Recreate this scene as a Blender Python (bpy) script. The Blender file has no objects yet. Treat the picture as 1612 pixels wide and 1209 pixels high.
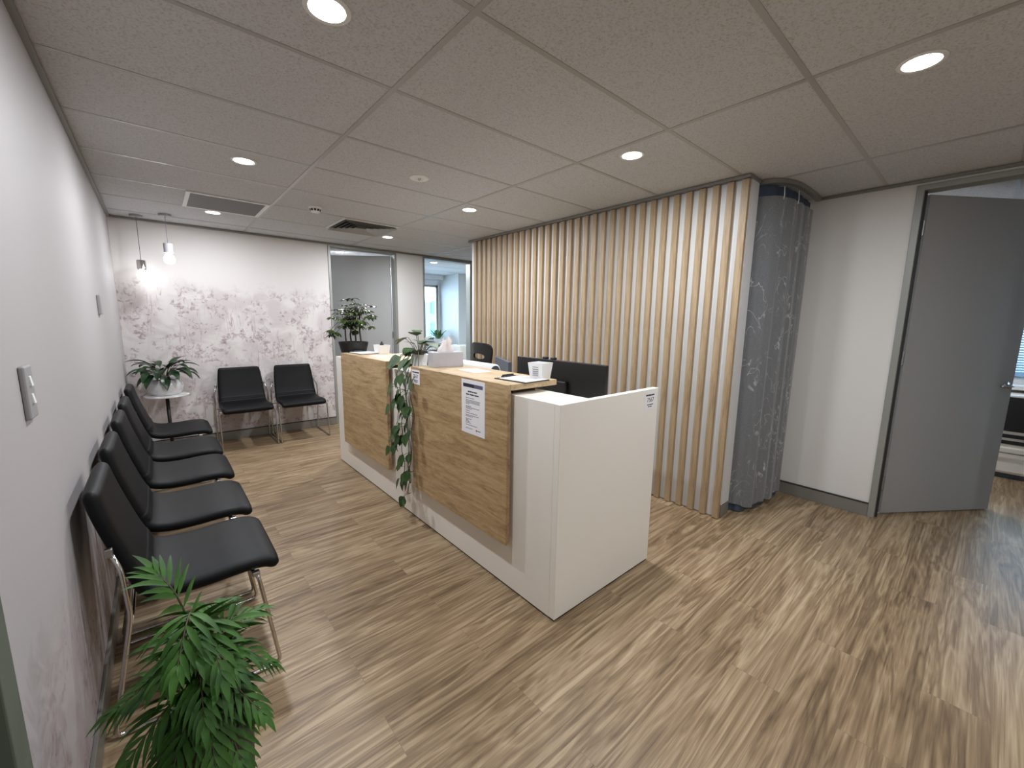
import bpy, bmesh, math, random
from mathutils import Vector, Matrix, Quaternion
random.seed(7)
SC = bpy.context.scene
COL = SC.collection
PI = math.pi
H = 2.397            # ceiling height
XA, Y0 = 1.123, 1.1885   # ceiling grid origin
YB = 5.709           # back wall
XR = 4.23            # right wall
XS = 3.275           # front of the battens

# ------------------------------------------------------------------ materials
def new_mat(name):
    m = bpy.data.materials.new(name); m.use_nodes = True
    nt = m.node_tree; b = nt.nodes['Principled BSDF']
    return m, nt, b
def lin(c):
    return tuple(((v/255)/12.92 if v/255 <= .04045 else ((v/255+.055)/1.055)**2.4) for v in c) + (1,)
def flat(name, rgb, rough=.5, metal=0, spec=.5, coat=0, noise=0, nscale=30, bump=0):
    m, nt, b = new_mat(name)
    b.inputs['Base Color'].default_value = lin(rgb)
    b.inputs['Roughness'].default_value = rough
    b.inputs['Metallic'].default_value = metal
    b.inputs['Specular IOR Level'].default_value = spec
    if coat: b.inputs['Coat Weight'].default_value = coat
    N = nt.nodes; L = nt.links
    tc = N.new('ShaderNodeTexCoord'); tx = N.new('ShaderNodeTexNoise')
    tx.inputs['Scale'].default_value = nscale; tx.inputs['Detail'].default_value = 4
    L.new(tc.outputs['Object'], tx.inputs['Vector'])
    if noise:
        hs = N.new('ShaderNodeMixRGB'); hs.blend_type = 'MULTIPLY'; hs.inputs[0].default_value = noise
        hs.inputs[1].default_value = lin(rgb); L.new(tx.outputs['Fac'], hs.inputs[2]); L.new(hs.outputs[0], b.inputs['Base Color'])
    if bump:
        bp = N.new('ShaderNodeBump'); bp.inputs['Strength'].default_value = bump; bp.inputs['Distance'].default_value = .002
        L.new(tx.outputs['Fac'], bp.inputs['Height']); L.new(bp.outputs[0], b.inputs['Normal'])
    return m
def emit(name, rgb, s):
    m, nt, b = new_mat(name)
    b.inputs['Base Color'].default_value = lin(rgb); b.inputs['Emission Color'].default_value = lin(rgb)
    b.inputs['Emission Strength'].default_value = s
    return m
def ramp(nt, stops):
    r = nt.nodes.new('ShaderNodeValToRGB'); e = r.color_ramp.elements
    while len(e) < len(stops): e.new(.5)
    for k, (p, c) in enumerate(stops): e[k].position = p; e[k].color = c if len(c) == 4 else lin(c)
    return r
def g(v): return (v, v, v, 1)

def wood(name, dark, mid, light, stretch, scale=1.0, rough=.45, knots=True):
    m, nt, b = new_mat(name); N = nt.nodes; L = nt.links
    tc = N.new('ShaderNodeTexCoord'); mp = N.new('ShaderNodeMapping'); mp.inputs['Scale'].default_value = stretch
    L.new(tc.outputs['Object'], mp.inputs['Vector'])
    n1 = N.new('ShaderNodeTexNoise'); n1.inputs['Scale'].default_value = 2.2*scale; n1.inputs['Detail'].default_value = 5; n1.inputs['Distortion'].default_value = .9
    n2 = N.new('ShaderNodeTexNoise'); n2.inputs['Scale'].default_value = 14*scale; n2.inputs['Detail'].default_value = 6; n2.inputs['Roughness'].default_value = .7; n2.inputs['Distortion'].default_value = .4
    for n in (n1, n2): L.new(mp.outputs[0], n.inputs['Vector'])
    mx = N.new('ShaderNodeMixRGB'); mx.inputs[0].default_value = .5
    L.new(n1.outputs['Fac'], mx.inputs[1]); L.new(n2.outputs['Fac'], mx.inputs[2])
    r = ramp(nt, [(.34, dark), (.46, mid), (.62, light)])
    L.new(mx.outputs[0], r.inputs[0]); L.new(r.outputs[0], b.inputs['Base Color'])
    b.inputs['Roughness'].default_value = rough
    bp = N.new('ShaderNodeBump'); bp.inputs['Strength'].default_value = .12; bp.inputs['Distance'].default_value = .002
    L.new(n2.outputs['Fac'], bp.inputs['Height']); L.new(bp.outputs[0], b.inputs['Normal'])
    return m

def floor_mat():
    m, nt, b = new_mat('vinyl plank floor'); N = nt.nodes; L = nt.links
    tc = N.new('ShaderNodeTexCoord')
    br = N.new('ShaderNodeTexBrick'); br.offset = .37; br.offset_frequency = 2
    for k, v in (('Scale', 1), ('Mortar Size', .0006), ('Mortar Smooth', .3), ('Bias', 0), ('Brick Width', 1.22), ('Row Height', .18)): br.inputs[k].default_value = v
    br.inputs['Color1'].default_value = g(0); br.inputs['Color2'].default_value = g(1); br.inputs['Mortar'].default_value = g(.5)
    L.new(tc.outputs['Object'], br.inputs['Vector'])
    ml = N.new('ShaderNodeMath'); ml.operation = 'MULTIPLY'; ml.inputs[1].default_value = 37.0
    L.new(br.outputs['Color'], ml.inputs[0])
    def ns(sc, scale, det, dist, rough=.6):
        mp = N.new('ShaderNodeMapping'); mp.inputs['Scale'].default_value = sc
        L.new(tc.outputs['Object'], mp.inputs['Vector'])
        n = N.new('ShaderNodeTexNoise'); n.noise_dimensions = '4D'
        n.inputs['Scale'].default_value = scale; n.inputs['Detail'].default_value = det; n.inputs['Distortion'].default_value = dist; n.inputs['Roughness'].default_value = rough
        L.new(mp.outputs[0], n.inputs['Vector']); L.new(ml.outputs[0], n.inputs['W'])
        return n
    big = ns((.42, 5.0, 1), 1.6, 4, .7)        # broad cathedral figure
    fine = ns((.6, 34, 1), 2.2, 6, .25, .7)    # grain
    # ring contours of the broad figure
    rg = N.new('ShaderNodeMath'); rg.operation = 'MULTIPLY'; rg.inputs[1].default_value = 17
    L.new(big.outputs['Fac'], rg.inputs[0])
    fr = N.new('ShaderNodeMath'); fr.operation = 'PINGPONG'; fr.inputs[1].default_value = 1; L.new(rg.outputs[0], fr.inputs[0])
    a1 = N.new('ShaderNodeMixRGB'); a1.inputs[0].default_value = .62; L.new(big.outputs['Fac'], a1.inputs[1]); L.new(fine.outputs['Fac'], a1.inputs[2])
    a2 = N.new('ShaderNodeMixRGB'); a2.inputs[0].default_value = .16; L.new(a1.outputs[0], a2.inputs[1]); L.new(fr.outputs[0], a2.inputs[2])
    pl = N.new('ShaderNodeMixRGB'); pl.inputs[0].default_value = .07; L.new(a2.outputs[0], pl.inputs[1]); L.new(br.outputs['Color'], pl.inputs[2])
    r = ramp(nt, [(.32, (88, 69, 50)), (.43, (126, 104, 78)), (.52, (150, 127, 98)), (.66, (184, 163, 132))])
    L.new(pl.outputs[0], r.inputs[0])
    # knots
    mpk = N.new('ShaderNodeMapping'); mpk.inputs['Scale'].default_value = (1.0, 2.2, 1); L.new(tc.outputs['Object'], mpk.inputs['Vector'])
    vo = N.new('ShaderNodeTexVoronoi'); vo.inputs['Scale'].default_value = 2.0; L.new(mpk.outputs[0], vo.inputs['Vector'])
    kr = ramp(nt, [(.02, g(1)), (.065, g(0))]); L.new(vo.outputs['Distance'], kr.inputs[0])
    km = N.new('ShaderNodeMixRGB'); km.inputs[2].default_value = lin((92, 72, 52))
    kf = N.new('ShaderNodeMath'); kf.operation = 'MULTIPLY'; kf.inputs[1].default_value = .55; L.new(kr.outputs[0], kf.inputs[0])
    L.new(kf.outputs[0], km.inputs[0]); L.new(r.outputs[0], km.inputs[1])
    mo = N.new('ShaderNodeMixRGB'); mo.inputs[2].default_value = lin((96, 80, 62))
    mf = N.new('ShaderNodeMath'); mf.operation = 'MULTIPLY'; mf.inputs[1].default_value = .7; L.new(br.outputs['Fac'], mf.inputs[0])
    L.new(mf.outputs[0], mo.inputs[0]); L.new(km.outputs[0], mo.inputs[1])
    L.new(mo.outputs[0], b.inputs['Base Color'])
    b.inputs['Roughness'].default_value = .42; b.inputs['Specular IOR Level'].default_value = .4
    bp = N.new('ShaderNodeBump'); bp.inputs['Strength'].default_value = .15; bp.inputs['Distance'].default_value = .002
    L.new(fine.outputs['Fac'], bp.inputs['Height']); L.new(bp.outputs[0], b.inputs['Normal'])
    return m

def wallpaper_mat(name, horiz, fade, soft, base=(216, 211, 208)):
    """mauve sketchy woodland mural on off-white paper; fades out above height `fade`"""
    m, nt, b = new_mat(name); N = nt.nodes; L = nt.links
    tc = N.new('ShaderNodeTexCoord'); sp = N.new('ShaderNodeSeparateXYZ'); L.new(tc.outputs['Object'], sp.inputs[0])
    cb = N.new('ShaderNodeCombineXYZ'); L.new(sp.outputs[horiz], cb.inputs[0]); L.new(sp.outputs['Z'], cb.inputs[1])
    def ns(sx, sy, scale, det, dist, off=0, rough=.6):
        mp = N.new('ShaderNodeMapping'); mp.inputs['Scale'].default_value = (sx, sy, 1); mp.inputs['Location'].default_value = (off, off*.7, off)
        L.new(cb.outputs[0], mp.inputs['Vector'])
        n = N.new('ShaderNodeTexNoise'); n.inputs['Scale'].default_value = scale; n.inputs['Detail'].default_value = det; n.inputs['Distortion'].default_value = dist; n.inputs['Roughness'].default_value = rough
        L.new(mp.outputs[0], n.inputs['Vector']); return n.outputs['Fac']
    def mth(op, a, c=None, clamp=False):
        n = N.new('ShaderNodeMath'); n.operation = op; n.use_clamp = clamp
        for k, v in enumerate((a, c)):
            if v is None: continue
            if isinstance(v, (int, float)): n.inputs[k].default_value = v
            else: L.new(v, n.inputs[k])
        return n.outputs[0]
    def sstep(v, lo, hi):
        r = N.new('ShaderNodeMapRange'); r.interpolation_type = 'SMOOTHSTEP'
        r.inputs['From Min'].default_value = lo; r.inputs['From Max'].default_value = hi; L.new(v, r.inputs['Value']); return r.outputs[0]
    clump = sstep(ns(1, 1, 4.6, 2, .6), .42, .56)                # crowns
    foli = sstep(ns(1, 1, 17, 5, 1.0, 3), .43, .60)              # leaf dabs
    fine = sstep(ns(1, 1, 42, 3, .6, 9), .40, .62)
    leaf = mth('MULTIPLY', mth('MULTIPLY', clump, foli), mth('ADD', mth('MULTIPLY', fine, .6), .4))
    st = ns(1, .12, 9, 3, .5, 5)                                 # stems: thin contour lines of a tall noise
    stem = mth('SUBTRACT', 1, sstep(mth('ABSOLUTE', mth('SUBTRACT', st, .5)), .004, .014))
    stem = mth('MULTIPLY', stem, sstep(ns(1, .5, 4, 2, .3, 13), .44, .54))
    stem = mth('MULTIPLY', stem, .65)
    tot = mth('MAXIMUM', leaf, stem)
    wash = mth('MULTIPLY', sstep(ns(1, 1, 3.1, 3, .8, 21), .36, .62), .34)
    tot = mth('MAXIMUM', tot, wash)
    zz = mth('ADD', sp.outputs['Z'], mth('MULTIPLY', mth('SUBTRACT', ns(1, .3, 5, 3, .5, 31), .5), .5))
    msk = mth('SUBTRACT', 1, sstep(zz, fade-soft, fade+soft))
    tot = mth('MULTIPLY', tot, msk, True)
    tone = N.new('ShaderNodeMixRGB'); L.new(ns(1, 1, 2.3, 2, .4, 41), tone.inputs[0]); tone.inputs[1].default_value = lin((152, 126, 136)); tone.inputs[2].default_value = lin((148, 132, 132))
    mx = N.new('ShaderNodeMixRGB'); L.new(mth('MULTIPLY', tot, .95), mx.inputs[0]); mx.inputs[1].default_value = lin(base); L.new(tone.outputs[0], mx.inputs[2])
    L.new(mx.outputs[0], b.inputs['Base Color']); b.inputs['Roughness'].default_value = .6; b.inputs['Specular IOR Level'].default_value = .25
    return m

def tile_mat():
    m, nt, b = new_mat('speckled ceiling tile'); N = nt.nodes; L = nt.links
    tc = N.new('ShaderNodeTexCoord'); n = N.new('ShaderNodeTexNoise'); n.inputs['Scale'].default_value = 130; n.inputs['Detail'].default_value = 3
    L.new(tc.outputs['Object'], n.inputs['Vector'])
    r = ramp(nt, [(.30, (176, 173, 168)), (.46, (199, 200, 202)), (.7, (207, 208, 210))]); L.new(n.outputs['Fac'], r.inputs[0]); L.new(r.outputs[0], b.inputs['Base Color'])
    b.inputs['Roughness'].default_value = .85; b.inputs['Specular IOR Level'].default_value = .2
    return m

def sheer_mat():
    m, nt, b = new_mat('grey embroidered sheer'); N = nt.nodes; L = nt.links
    tc = N.new('ShaderNodeTexCoord'); n = N.new('ShaderNodeTexNoise')
    mp = N.new('ShaderNodeMapping'); mp.inputs['Scale'].default_value = (1, 1, .6); L.new(tc.outputs['Object'], mp.inputs['Vector'])
    n.inputs['Scale'].default_value = 7; n.inputs['Detail'].default_value = 2; n.inputs['Distortion'].default_value = 1.8; L.new(mp.outputs[0], n.inputs['Vector'])
    s = N.new('ShaderNodeMath'); s.operation = 'SUBTRACT'; s.inputs[1].default_value = .5; L.new(n.outputs['Fac'], s.inputs[0])
    a = N.new('ShaderNodeMath'); a.operation = 'ABSOLUTE'; L.new(s.outputs[0], a.inputs[0])
    r = ramp(nt, [(.006, g(1)), (.018, g(0))]); L.new(a.outputs[0], r.inputs[0])
    n2 = N.new('ShaderNodeTexNoise'); n2.inputs['Scale'].default_value = 6; n2.inputs['Detail'].default_value = 3; L.new(tc.outputs['Object'], n2.inputs['Vector'])
    r2 = ramp(nt, [(.45, g(0)), (.62, g(.75))]); L.new(n2.outputs['Fac'], r2.inputs[0])
    mu = N.new('ShaderNodeMath'); mu.operation = 'MULTIPLY'; L.new(r.outputs[0], mu.inputs[0]); L.new(r2.outputs[0], mu.inputs[1])
    n3 = N.new('ShaderNodeTexNoise'); n3.inputs['Scale'].default_value = 260; L.new(tc.outputs['Object'], n3.inputs['Vector'])
    bs = ramp(nt, [(.3, (104, 106, 108)), (.7, (132, 134, 137))]); L.new(n3.outputs['Fac'], bs.inputs[0])
    mx = N.new('ShaderNodeMixRGB'); L.new(mu.outputs[0], mx.inputs[0]); L.new(bs.outputs[0], mx.inputs[1]); mx.inputs[2].default_value = lin((205, 206, 208))
    L.new(mx.outputs[0], b.inputs['Base Color']); b.inputs['Roughness'].default_value = .75; b.inputs['Alpha'].default_value = .88
    b.inputs['Sheen Weight'].default_value = .3
    return m

def leaf_mat(name, dark, light, rough=.4, scale=9):
    m, nt, b = new_mat(name); N = nt.nodes; L = nt.links
    tc = N.new('ShaderNodeTexCoord'); n = N.new('ShaderNodeTexNoise'); n.inputs['Scale'].default_value = scale; n.inputs['Detail'].default_value = 3
    L.new(tc.outputs['Object'], n.inputs['Vector'])
    r = ramp(nt, [(.35, dark), (.65, light)]); L.new(n.outputs['Fac'], r.inputs[0]); L.new(r.outputs[0], b.inputs['Base Color'])
    b.inputs['Roughness'].default_value = rough
    b.inputs['Specular IOR Level'].default_value = .3
    return m

M = {}
M['floor'] = floor_mat()
M['tile'] = tile_mat()
M['tbar'] = flat('white painted ceiling bar', (168, 167, 164), .3)
M['paint'] = flat('off white wall paint', (222, 219, 215), .6, spec=.3, bump=.05, nscale=300)
M['paint_blue'] = flat('cool white wall paint', (214, 218, 220), .6, spec=.3)
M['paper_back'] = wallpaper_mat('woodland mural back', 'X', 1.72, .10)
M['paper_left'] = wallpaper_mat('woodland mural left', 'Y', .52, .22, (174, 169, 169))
M['skirt'] = flat('grey satin aluminium', (138, 136, 130), .4, .35)
M['frame'] = flat('grey green powder coat', (150, 151, 146), .42, .2)
M['frame_dark'] = flat('dark grey rubber', (48, 48, 47), .6)
M['green'] = flat('dark grey green paint', (92, 100, 90), .5)
M['door'] = flat('grey door laminate', (164, 164, 163), .5, spec=.35)
M['oak_y'] = wood('oak laminate along the desk', (132, 104, 72), (172, 142, 103), (198, 170, 130), (9, 1.0, 9), 1.6, .42)
M['oak_top'] = wood('pale oak counter top', (164, 136, 100), (192, 165, 127), (212, 188, 152), (9, 1.0, 9), 1.6, .38)
M['batten'] = wood('vertical oak batten', (128, 106, 80), (158, 135, 104), (178, 155, 124), (14, 14, .7), 1.2, .5)
M['white'] = flat('white laminate', (242, 237, 228), .35, spec=.45)
M['board'] = flat('white painted board', (214, 214, 213), .5)
M['white_gloss'] = flat('white ceramic glaze', (226, 226, 228), .15, spec=.6, coat=.3)
M['white_plastic'] = flat('white plastic', (232, 232, 230), .4)
M['paperwhite'] = flat('white paper', (238, 236, 238), .7, spec=.2)
M['ink'] = flat('black ink', (40, 40, 44), .7)
M['grey_ink'] = flat('grey ink', (120, 118, 124), .7)
M['navy'] = flat('navy ink', (36, 40, 58), .6)
M['mauve'] = flat('mauve ink', (96, 92, 120), .6)
M['red'] = flat('red ink', (190, 40, 36), .6)
M['vinyl'] = flat('black leatherette', (16, 16, 17), .48, spec=.17, bump=.25, nscale=420)
M['switch'] = flat('grey switch plate', (150, 148, 150), .45)
M['chrome'] = flat('polished chrome', (205, 203, 200), .14, 1)
M['steel'] = flat('brushed stainless', (176, 176, 176), .3, 1)
M['black'] = flat('matte black', (20, 20, 21), .5)
M['black_pot'] = flat('matt black planter', (24, 24, 26), .55, bump=.1)
M['black_plastic'] = flat('black plastic', (16, 17, 19), .42)
M['dark_grey'] = flat('dark grey plastic', (66, 72, 82), .45)
M['screen'] = flat('dark glass', (10, 12, 15), .12)
M['soil'] = flat('potting soil', (46, 36, 28), .95, noise=.6, nscale=60, bump=.8)
M['palm'] = leaf_mat('palm leaf green', (30, 62, 22), (70, 112, 44), .55)
M['lily'] = leaf_mat('deep green glossy leaf', (24, 44, 28), (44, 68, 40), .3)
M['scheff'] = leaf_mat('umbrella tree leaf', (34, 52, 28), (86, 104, 52), .35)
M['pothos'] = leaf_mat('pothos leaf', (34, 56, 30), (70, 98, 52), .5, 14)
M['zz'] = leaf_mat('bright green leaf', (48, 88, 50), (92, 136, 82), .35)
M['stem'] = flat('brown green stem', (74, 70, 44), .6)
M['trunk'] = flat('brown bark', (66, 52, 40), .8)
M['tissue_box'] = flat('grey marbled card', (196, 194, 200), .5, noise=.35, nscale=9)
M['tissue'] = flat('tissue paper', (240, 232, 230), .8, spec=.1)
M['sheer'] = sheer_mat()
M['lining'] = flat('slate blue lining fabric', (74, 84, 98), .85, spec=.15)
M['grille'] = flat('perforated grey metal', (112, 108, 103), .55, .2, noise=.5, nscale=700)
M['vent_dark'] = flat('dark vent recess', (30, 31, 33), .8)
M['lens'] = emit('glowing downlight lens', (255, 250, 240), 14)
M['bulb'] = emit('glowing filament', (255, 238, 210), 60)
M['blind'] = flat('pale slatted blind', (150, 176, 196), .5)
M['facade'] = flat('pale teal facade', (74, 96, 96), .7)
M['facade_glass'] = flat('facade glazing', (44, 76, 86), .3)
def glass(name, tint):
    m, nt, b = new_mat(name); N = nt.nodes; L = nt.links
    out = N['Material Output']; tr = N.new('ShaderNodeBsdfTransparent'); tr.inputs[0].default_value = tint
    gl = N.new('ShaderNodeBsdfGlossy'); gl.inputs['Roughness'].default_value = .02
    fz = N.new('ShaderNodeFresnel'); fz.inputs[0].default_value = 1.45
    mx = N.new('ShaderNodeMixShader'); L.new(fz.outputs[0], mx.inputs[0]); L.new(tr.outputs[0], mx.inputs[1]); L.new(gl.outputs[0], mx.inputs[2]); L.new(mx.outputs[0], out.inputs[0])
    return m
M['glass'] = glass('window glass', (.92, .97, 1, 1))
M['bulb_glass'] = emit('glowing bulb glass', (250, 252, 255), 13)

# ------------------------------------------------------------------ mesh helpers
def box(bm, x0, y0, z0, x1, y1, z1, bev=0, seg=2):
    vs = [bm.verts.new((x, y, z)) for z in (z0, z1) for y in (y0, y1) for x in (x0, x1)]
    fs = [bm.faces.new([vs[i] for i in q]) for q in ((0, 2, 3, 1), (4, 5, 7, 6), (0, 1, 5, 4), (2, 6, 7, 3), (0, 4, 6, 2), (1, 3, 7, 5))]
    if bev:
        es = list({e for f in fs for e in f.edges})
        bmesh.ops.bevel(bm, geom=es, offset=bev, segments=seg, affect='EDGES', profile=.5)
    return vs
def hexa(bm, p):   # eight corners: bottom four, top four (both counter-clockwise)
    v = [bm.verts.new(q) for q in p]
    for q in ((3, 2, 1, 0), (4, 5, 6, 7), (0, 1, 5, 4), (1, 2, 6, 5), (2, 3, 7, 6), (3, 0, 4, 7)): bm.faces.new([v[i] for i in q])
    return v
def tube(bm, pts, r, seg=8, closed=False, cap=True):
    pts = [Vector(p) for p in pts]; n = len(pts); rings = []
    rr = r if isinstance(r, (list, tuple)) else [r]*n
    prev = None
    for i in range(n):
        a = pts[i-1] if (i or closed) else pts[i]; c = pts[(i+1) % n] if (i < n-1 or closed) else pts[i]
        t = (c-a).normalized()
        if prev is None:
            u = t.cross(Vector((0, 0, 1)));  u = u if u.length > .05 else t.cross(Vector((1, 0, 0)))
        else: u = prev - t*prev.dot(t)
        u.normalize(); prev = u; w = t.cross(u)
        rings.append([bm.verts.new(pts[i] + (u*math.cos(2*PI*k/seg) + w*math.sin(2*PI*k/seg))*rr[i]) for k in range(seg)])
    m = n if closed else n-1
    for i in range(m):
        A = rings[i]; B = rings[(i+1) % n]
        for k in range(seg): bm.faces.new((A[k], A[(k+1) % seg], B[(k+1) % seg], B[k]))
    if cap and not closed:
        bm.faces.new(rings[0][::-1]); bm.faces.new(rings[-1])
def lathe(bm, prof, c=(0, 0, 0), seg=24, sx=1, sy=1):
    rings = []
    for r, z in prof:
        if r < 1e-5: rings.append([bm.verts.new((c[0], c[1], c[2]+z))])
        else: rings.append([bm.verts.new((c[0]+r*sx*math.cos(2*PI*k/seg), c[1]+r*sy*math.sin(2*PI*k/seg), c[2]+z)) for k in range(seg)])
    for A, B in zip(rings, rings[1:]):
        for k in range(seg):
            k2 = (k+1) % seg
            q = [A[k % len(A)], A[k2 % len(A)], B[k2 % len(B)], B[k % len(B)]]
            q2 = []
            for v in q:
                if v not in q2: q2.append(v)
            if len(q2) > 2: bm.faces.new(q2)
def smooth_path(pts, n=6):
    P = [Vector(p) for p in pts]; out = []
    for i in range(len(P)-1):
        a = P[max(i-1, 0)]; b = P[i]; c = P[i+1]; d = P[min(i+2, len(P)-1)]
        for k in range(n):
            t = k/n
            out.append(.5*((2*b) + (c-a)*t + (2*a-5*b+4*c-d)*t*t + (3*b-a-3*c+d)*t**3))
    out.append(P[-1]); return out
def round_path(pts, rad=.03, n=4):     # polyline with rounded corners
    P = [Vector(p) for p in pts]; out = [P[0]]
    for i in range(1, len(P)-1):
        a = (P[i-1]-P[i]); c = (P[i+1]-P[i]); d = min(rad, a.length*.45, c.length*.45)
        s = P[i]+a.normalized()*d; e = P[i]+c.normalized()*d
        for k in range(n+1):
            t = k/n; out.append(s*(1-t)**2 + P[i]*2*t*(1-t) + e*t*t)
    out.append(P[-1]); return out
def leaf(bm, base, d, up, L, W, droop=.3, fold=.25, n=6, tipq=1.6, wide=.4):
    """a folded leaf blade: base point, direction, up, length, width; `wide` = where it is widest"""
    base = Vector(base); d = Vector(d).normalized(); up = Vector(up); s = d.cross(up)
    if s.length < 1e-4: s = d.cross(Vector((1, 0, 0)))
    s.normalize(); up = s.cross(d).normalized()
    p = base.copy(); rows = []; dd = d.copy()
    for i in range(n+1):
        t = i/n
        w = W*.5*(math.sin(PI*min(1, t/(2*wide)))**.8 if t < wide else max(0, 1-((t-wide)/(1-wide))**tipq))
        if i == 0: w = W*.04
        u2 = s.cross(dd).normalized()
        if i == n: rows.append([bm.verts.new(p)])
        else: rows.append([bm.verts.new(p - s*w + u2*w*fold), bm.verts.new(p), bm.verts.new(p + s*w + u2*w*fold)])
        p = p + dd*(L/n); dd = (dd - Vector((0, 0, 1))*(droop/n)).normalized()
    for A, B in zip(rows, rows[1:]):
        if len(B) == 3:
            bm.faces.new((A[0], A[1], B[1], B[0])); bm.faces.new((A[1], A[2], B[2], B[1]))
        else:
            bm.faces.new((A[0], A[1], B[0])); bm.faces.new((A[1], A[2], B[0]))
    return p

def build(name, bm, mat, parent=None, smooth=False, world=True, solid=0, subsurf=0):
    """one mesh object; world=True: the mesh is in world space and is moved into its parent's"""
    bmesh.ops.recalc_face_normals(bm, faces=bm.faces[:])
    me = bpy.data.meshes.new(name)
    if parent is not None and world:
        off = Vector((0, 0, 0)); p = parent
        while p is not None: off += p.location; p = p.parent
        bmesh.ops.translate(bm, verts=bm.verts[:], vec=-off)
    bm.to_mesh(me); bm.free()
    me.materials.append(mat)
    if smooth: 
        for f in me.polygons: f.use_smooth = True
    o = bpy.data.objects.new(name, me); COL.objects.link(o)
    if parent is not None: o.parent = parent
    if solid:
        md = o.modifiers.new('thickness', 'SOLIDIFY'); md.thickness = solid
    if subsurf:
        md = o.modifiers.new('smooth', 'SUBSURF'); md.levels = subsurf; md.render_levels = subsurf
    return o
def auto_smooth(o, ang=40):
    me = o.data
    for f in me.polygons: f.use_smooth = True
    me.set_sharp_from_angle(angle=math.radians(ang))
def tag(o, label, cat, group=None):
    o['label'] = label; o['category'] = cat
    if group: o['group'] = group
    return o
def thing(name, label, cat, loc=(0, 0, 0), rz=0, group=None):
    o = bpy.data.objects.new(name, None); o.empty_display_size = .1; COL.objects.link(o)
    o.location = loc; o.rotation_euler = (0, 0, rz)
    return tag(o, label, cat, group)
def struct_root(name, loc=(0, 0, 0)):
    o = bpy.data.objects.new(name, None); COL.objects.link(o); o.location = loc; o['kind'] = 'structure'; return o
def struct(name, bm, mat, **k):
    o = build(name, bm, mat, **k); o['kind'] = 'structure'; return o
def dup(root, loc, rz=None, label=None):
    r = root.copy(); COL.objects.link(r); r.location = loc
    if rz is not None: r.rotation_euler = (0, 0, rz)
    if label: r['label'] = label
    def kids(a, b):
        for ch in list(a.children):
            if ch == b: continue
            c = ch.copy(); COL.objects.link(c); c.parent = b; kids(ch, c)
    kids(root, r); return r
def B(): return bmesh.new()

def text_bm(bm, s, size, mat3, extr=.0004):
    """letters as flat extruded mesh, placed by a 4x4 matrix"""
    cu = bpy.data.curves.new('txt', 'FONT'); cu.body = s; cu.size = size; cu.align_x = 'CENTER'; cu.align_y = 'CENTER'; cu.extrude = extr
    ob = bpy.data.objects.new('txt', cu); COL.objects.link(ob)
    dg = bpy.context.evaluated_depsgraph_get(); me = bpy.data.meshes.new_from_object(ob.evaluated_get(dg))
    me.transform(mat3); bm.from_mesh(me)
    bpy.data.objects.remove(ob); bpy.data.curves.remove(cu); bpy.data.meshes.remove(me)

# ------------------------------------------------------------------ the setting
bm = B(); box(bm, -.3, -2.8, -.1, 7.2, 8.6, 0); struct('floor', bm, M['floor'])
bm = B(); box(bm, -.3, -2.8, H, 7.2, 8.6, H+.1); struct('ceiling', bm, M['tile'])
# ceiling grid bars
bm = B()
for k in range(-6, 8): box(bm, 0, Y0+.6*k-.011, H-.002, XR, Y0+.6*k+.011, H+.01)
for m_ in range(0, 3): box(bm, XA+1.2*m_-.012, -2.6, H-.0025, XA+1.2*m_+.012, YB, H+.01)
for k in range(0, 4): box(bm, 1.6, YB+.4+.6*k-.011, H-.002, 7, YB+.4+.6*k+.011, H+.01)
for k in range(-4, 3): box(bm, XR+.1, Y0+.6*k-.011, H-.002, 6.8, Y0+.6*k+.011, H+.01)
struct('trim_1', bm, M['tbar'])

# left wall (mural paper low down), with a dark green doorway at its near end
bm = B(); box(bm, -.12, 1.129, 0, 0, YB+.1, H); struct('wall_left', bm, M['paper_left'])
bm = B(); box(bm, -.12, -2.7, 0, -.004, .1, H); struct('wall_left_near', bm, M['paint'])
d = struct_root('door_4', (0, .6, 0))
bm = B(); box(bm, -.12, 1.05, 0, .006, 1.129, H-.02, .003); box(bm, -.12, .1, 0, .006, .18, H-.02, .003); box(bm, -.12, .18, H-.1, .006, 1.05, H-.02, .003)
build('door_frame', bm, M['green'], d)
bm = B(); box(bm, -.07, .18, .005, -.03, 1.05, H-.1); build('door_leaf', bm, M['green'], d)
# wall behind the camera
bm = B(); box(bm, -.12, -2.8, 0, 7.0, -2.7, H); struct('wall_rear', bm, M['paint'])

# back wall: mural on the left part, two doorways
d1a, d1b, d2a, d2b, DH = 2.062, 2.945, 3.425, 4.262, 2.352
bm = B(); box(bm, -.12, YB, 0, d1a-.02, YB+.1, H); struct('wall_back', bm, M['paper_back'])
bm = B(); box(bm, d1a-.02, YB, DH+.02, d2b+.3, YB+.1, H); box(bm, d1b+.02, YB, 0, d2a-.02, YB+.1, DH+.02); box(bm, d2b+.02, YB, 0, 7.0, YB+.1, DH+.02)
box(bm, d2b+.3, YB, DH+.02, 7.0, YB+.1, H)
struct('wall_back_doorways', bm, M['paint'])
def door_frame(bm, a, b, y0, y1, top, w=.03):
    box(bm, a-w, y0, 0, a, y1, top+w, .002, 1); box(bm, b, y0, 0, b+w, y1, top+w, .002, 1); box(bm, a, y0, top, b, y1, top+w, .002, 1)
d = struct_root('door_1', (d1a, YB, 0))
bm = B(); door_frame(bm, d1a, d1b, YB-.012, YB+.112, DH); build('door_frame', bm, M['frame'], d)
th = math.radians(40)
lf = B(); box(lf, -.87, 0, .012, -.004, .038, DH-.012, .002, 1)
bmesh.ops.rotate(lf, verts=lf.verts[:], cent=(0, 0, 0), matrix=Matrix.Rotation(-th, 3, 'Z')); bmesh.ops.translate(lf, verts=lf.verts[:], vec=(d1b-.012, YB+.112, 0))
build('door_leaf', lf, M['door'], d)
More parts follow.
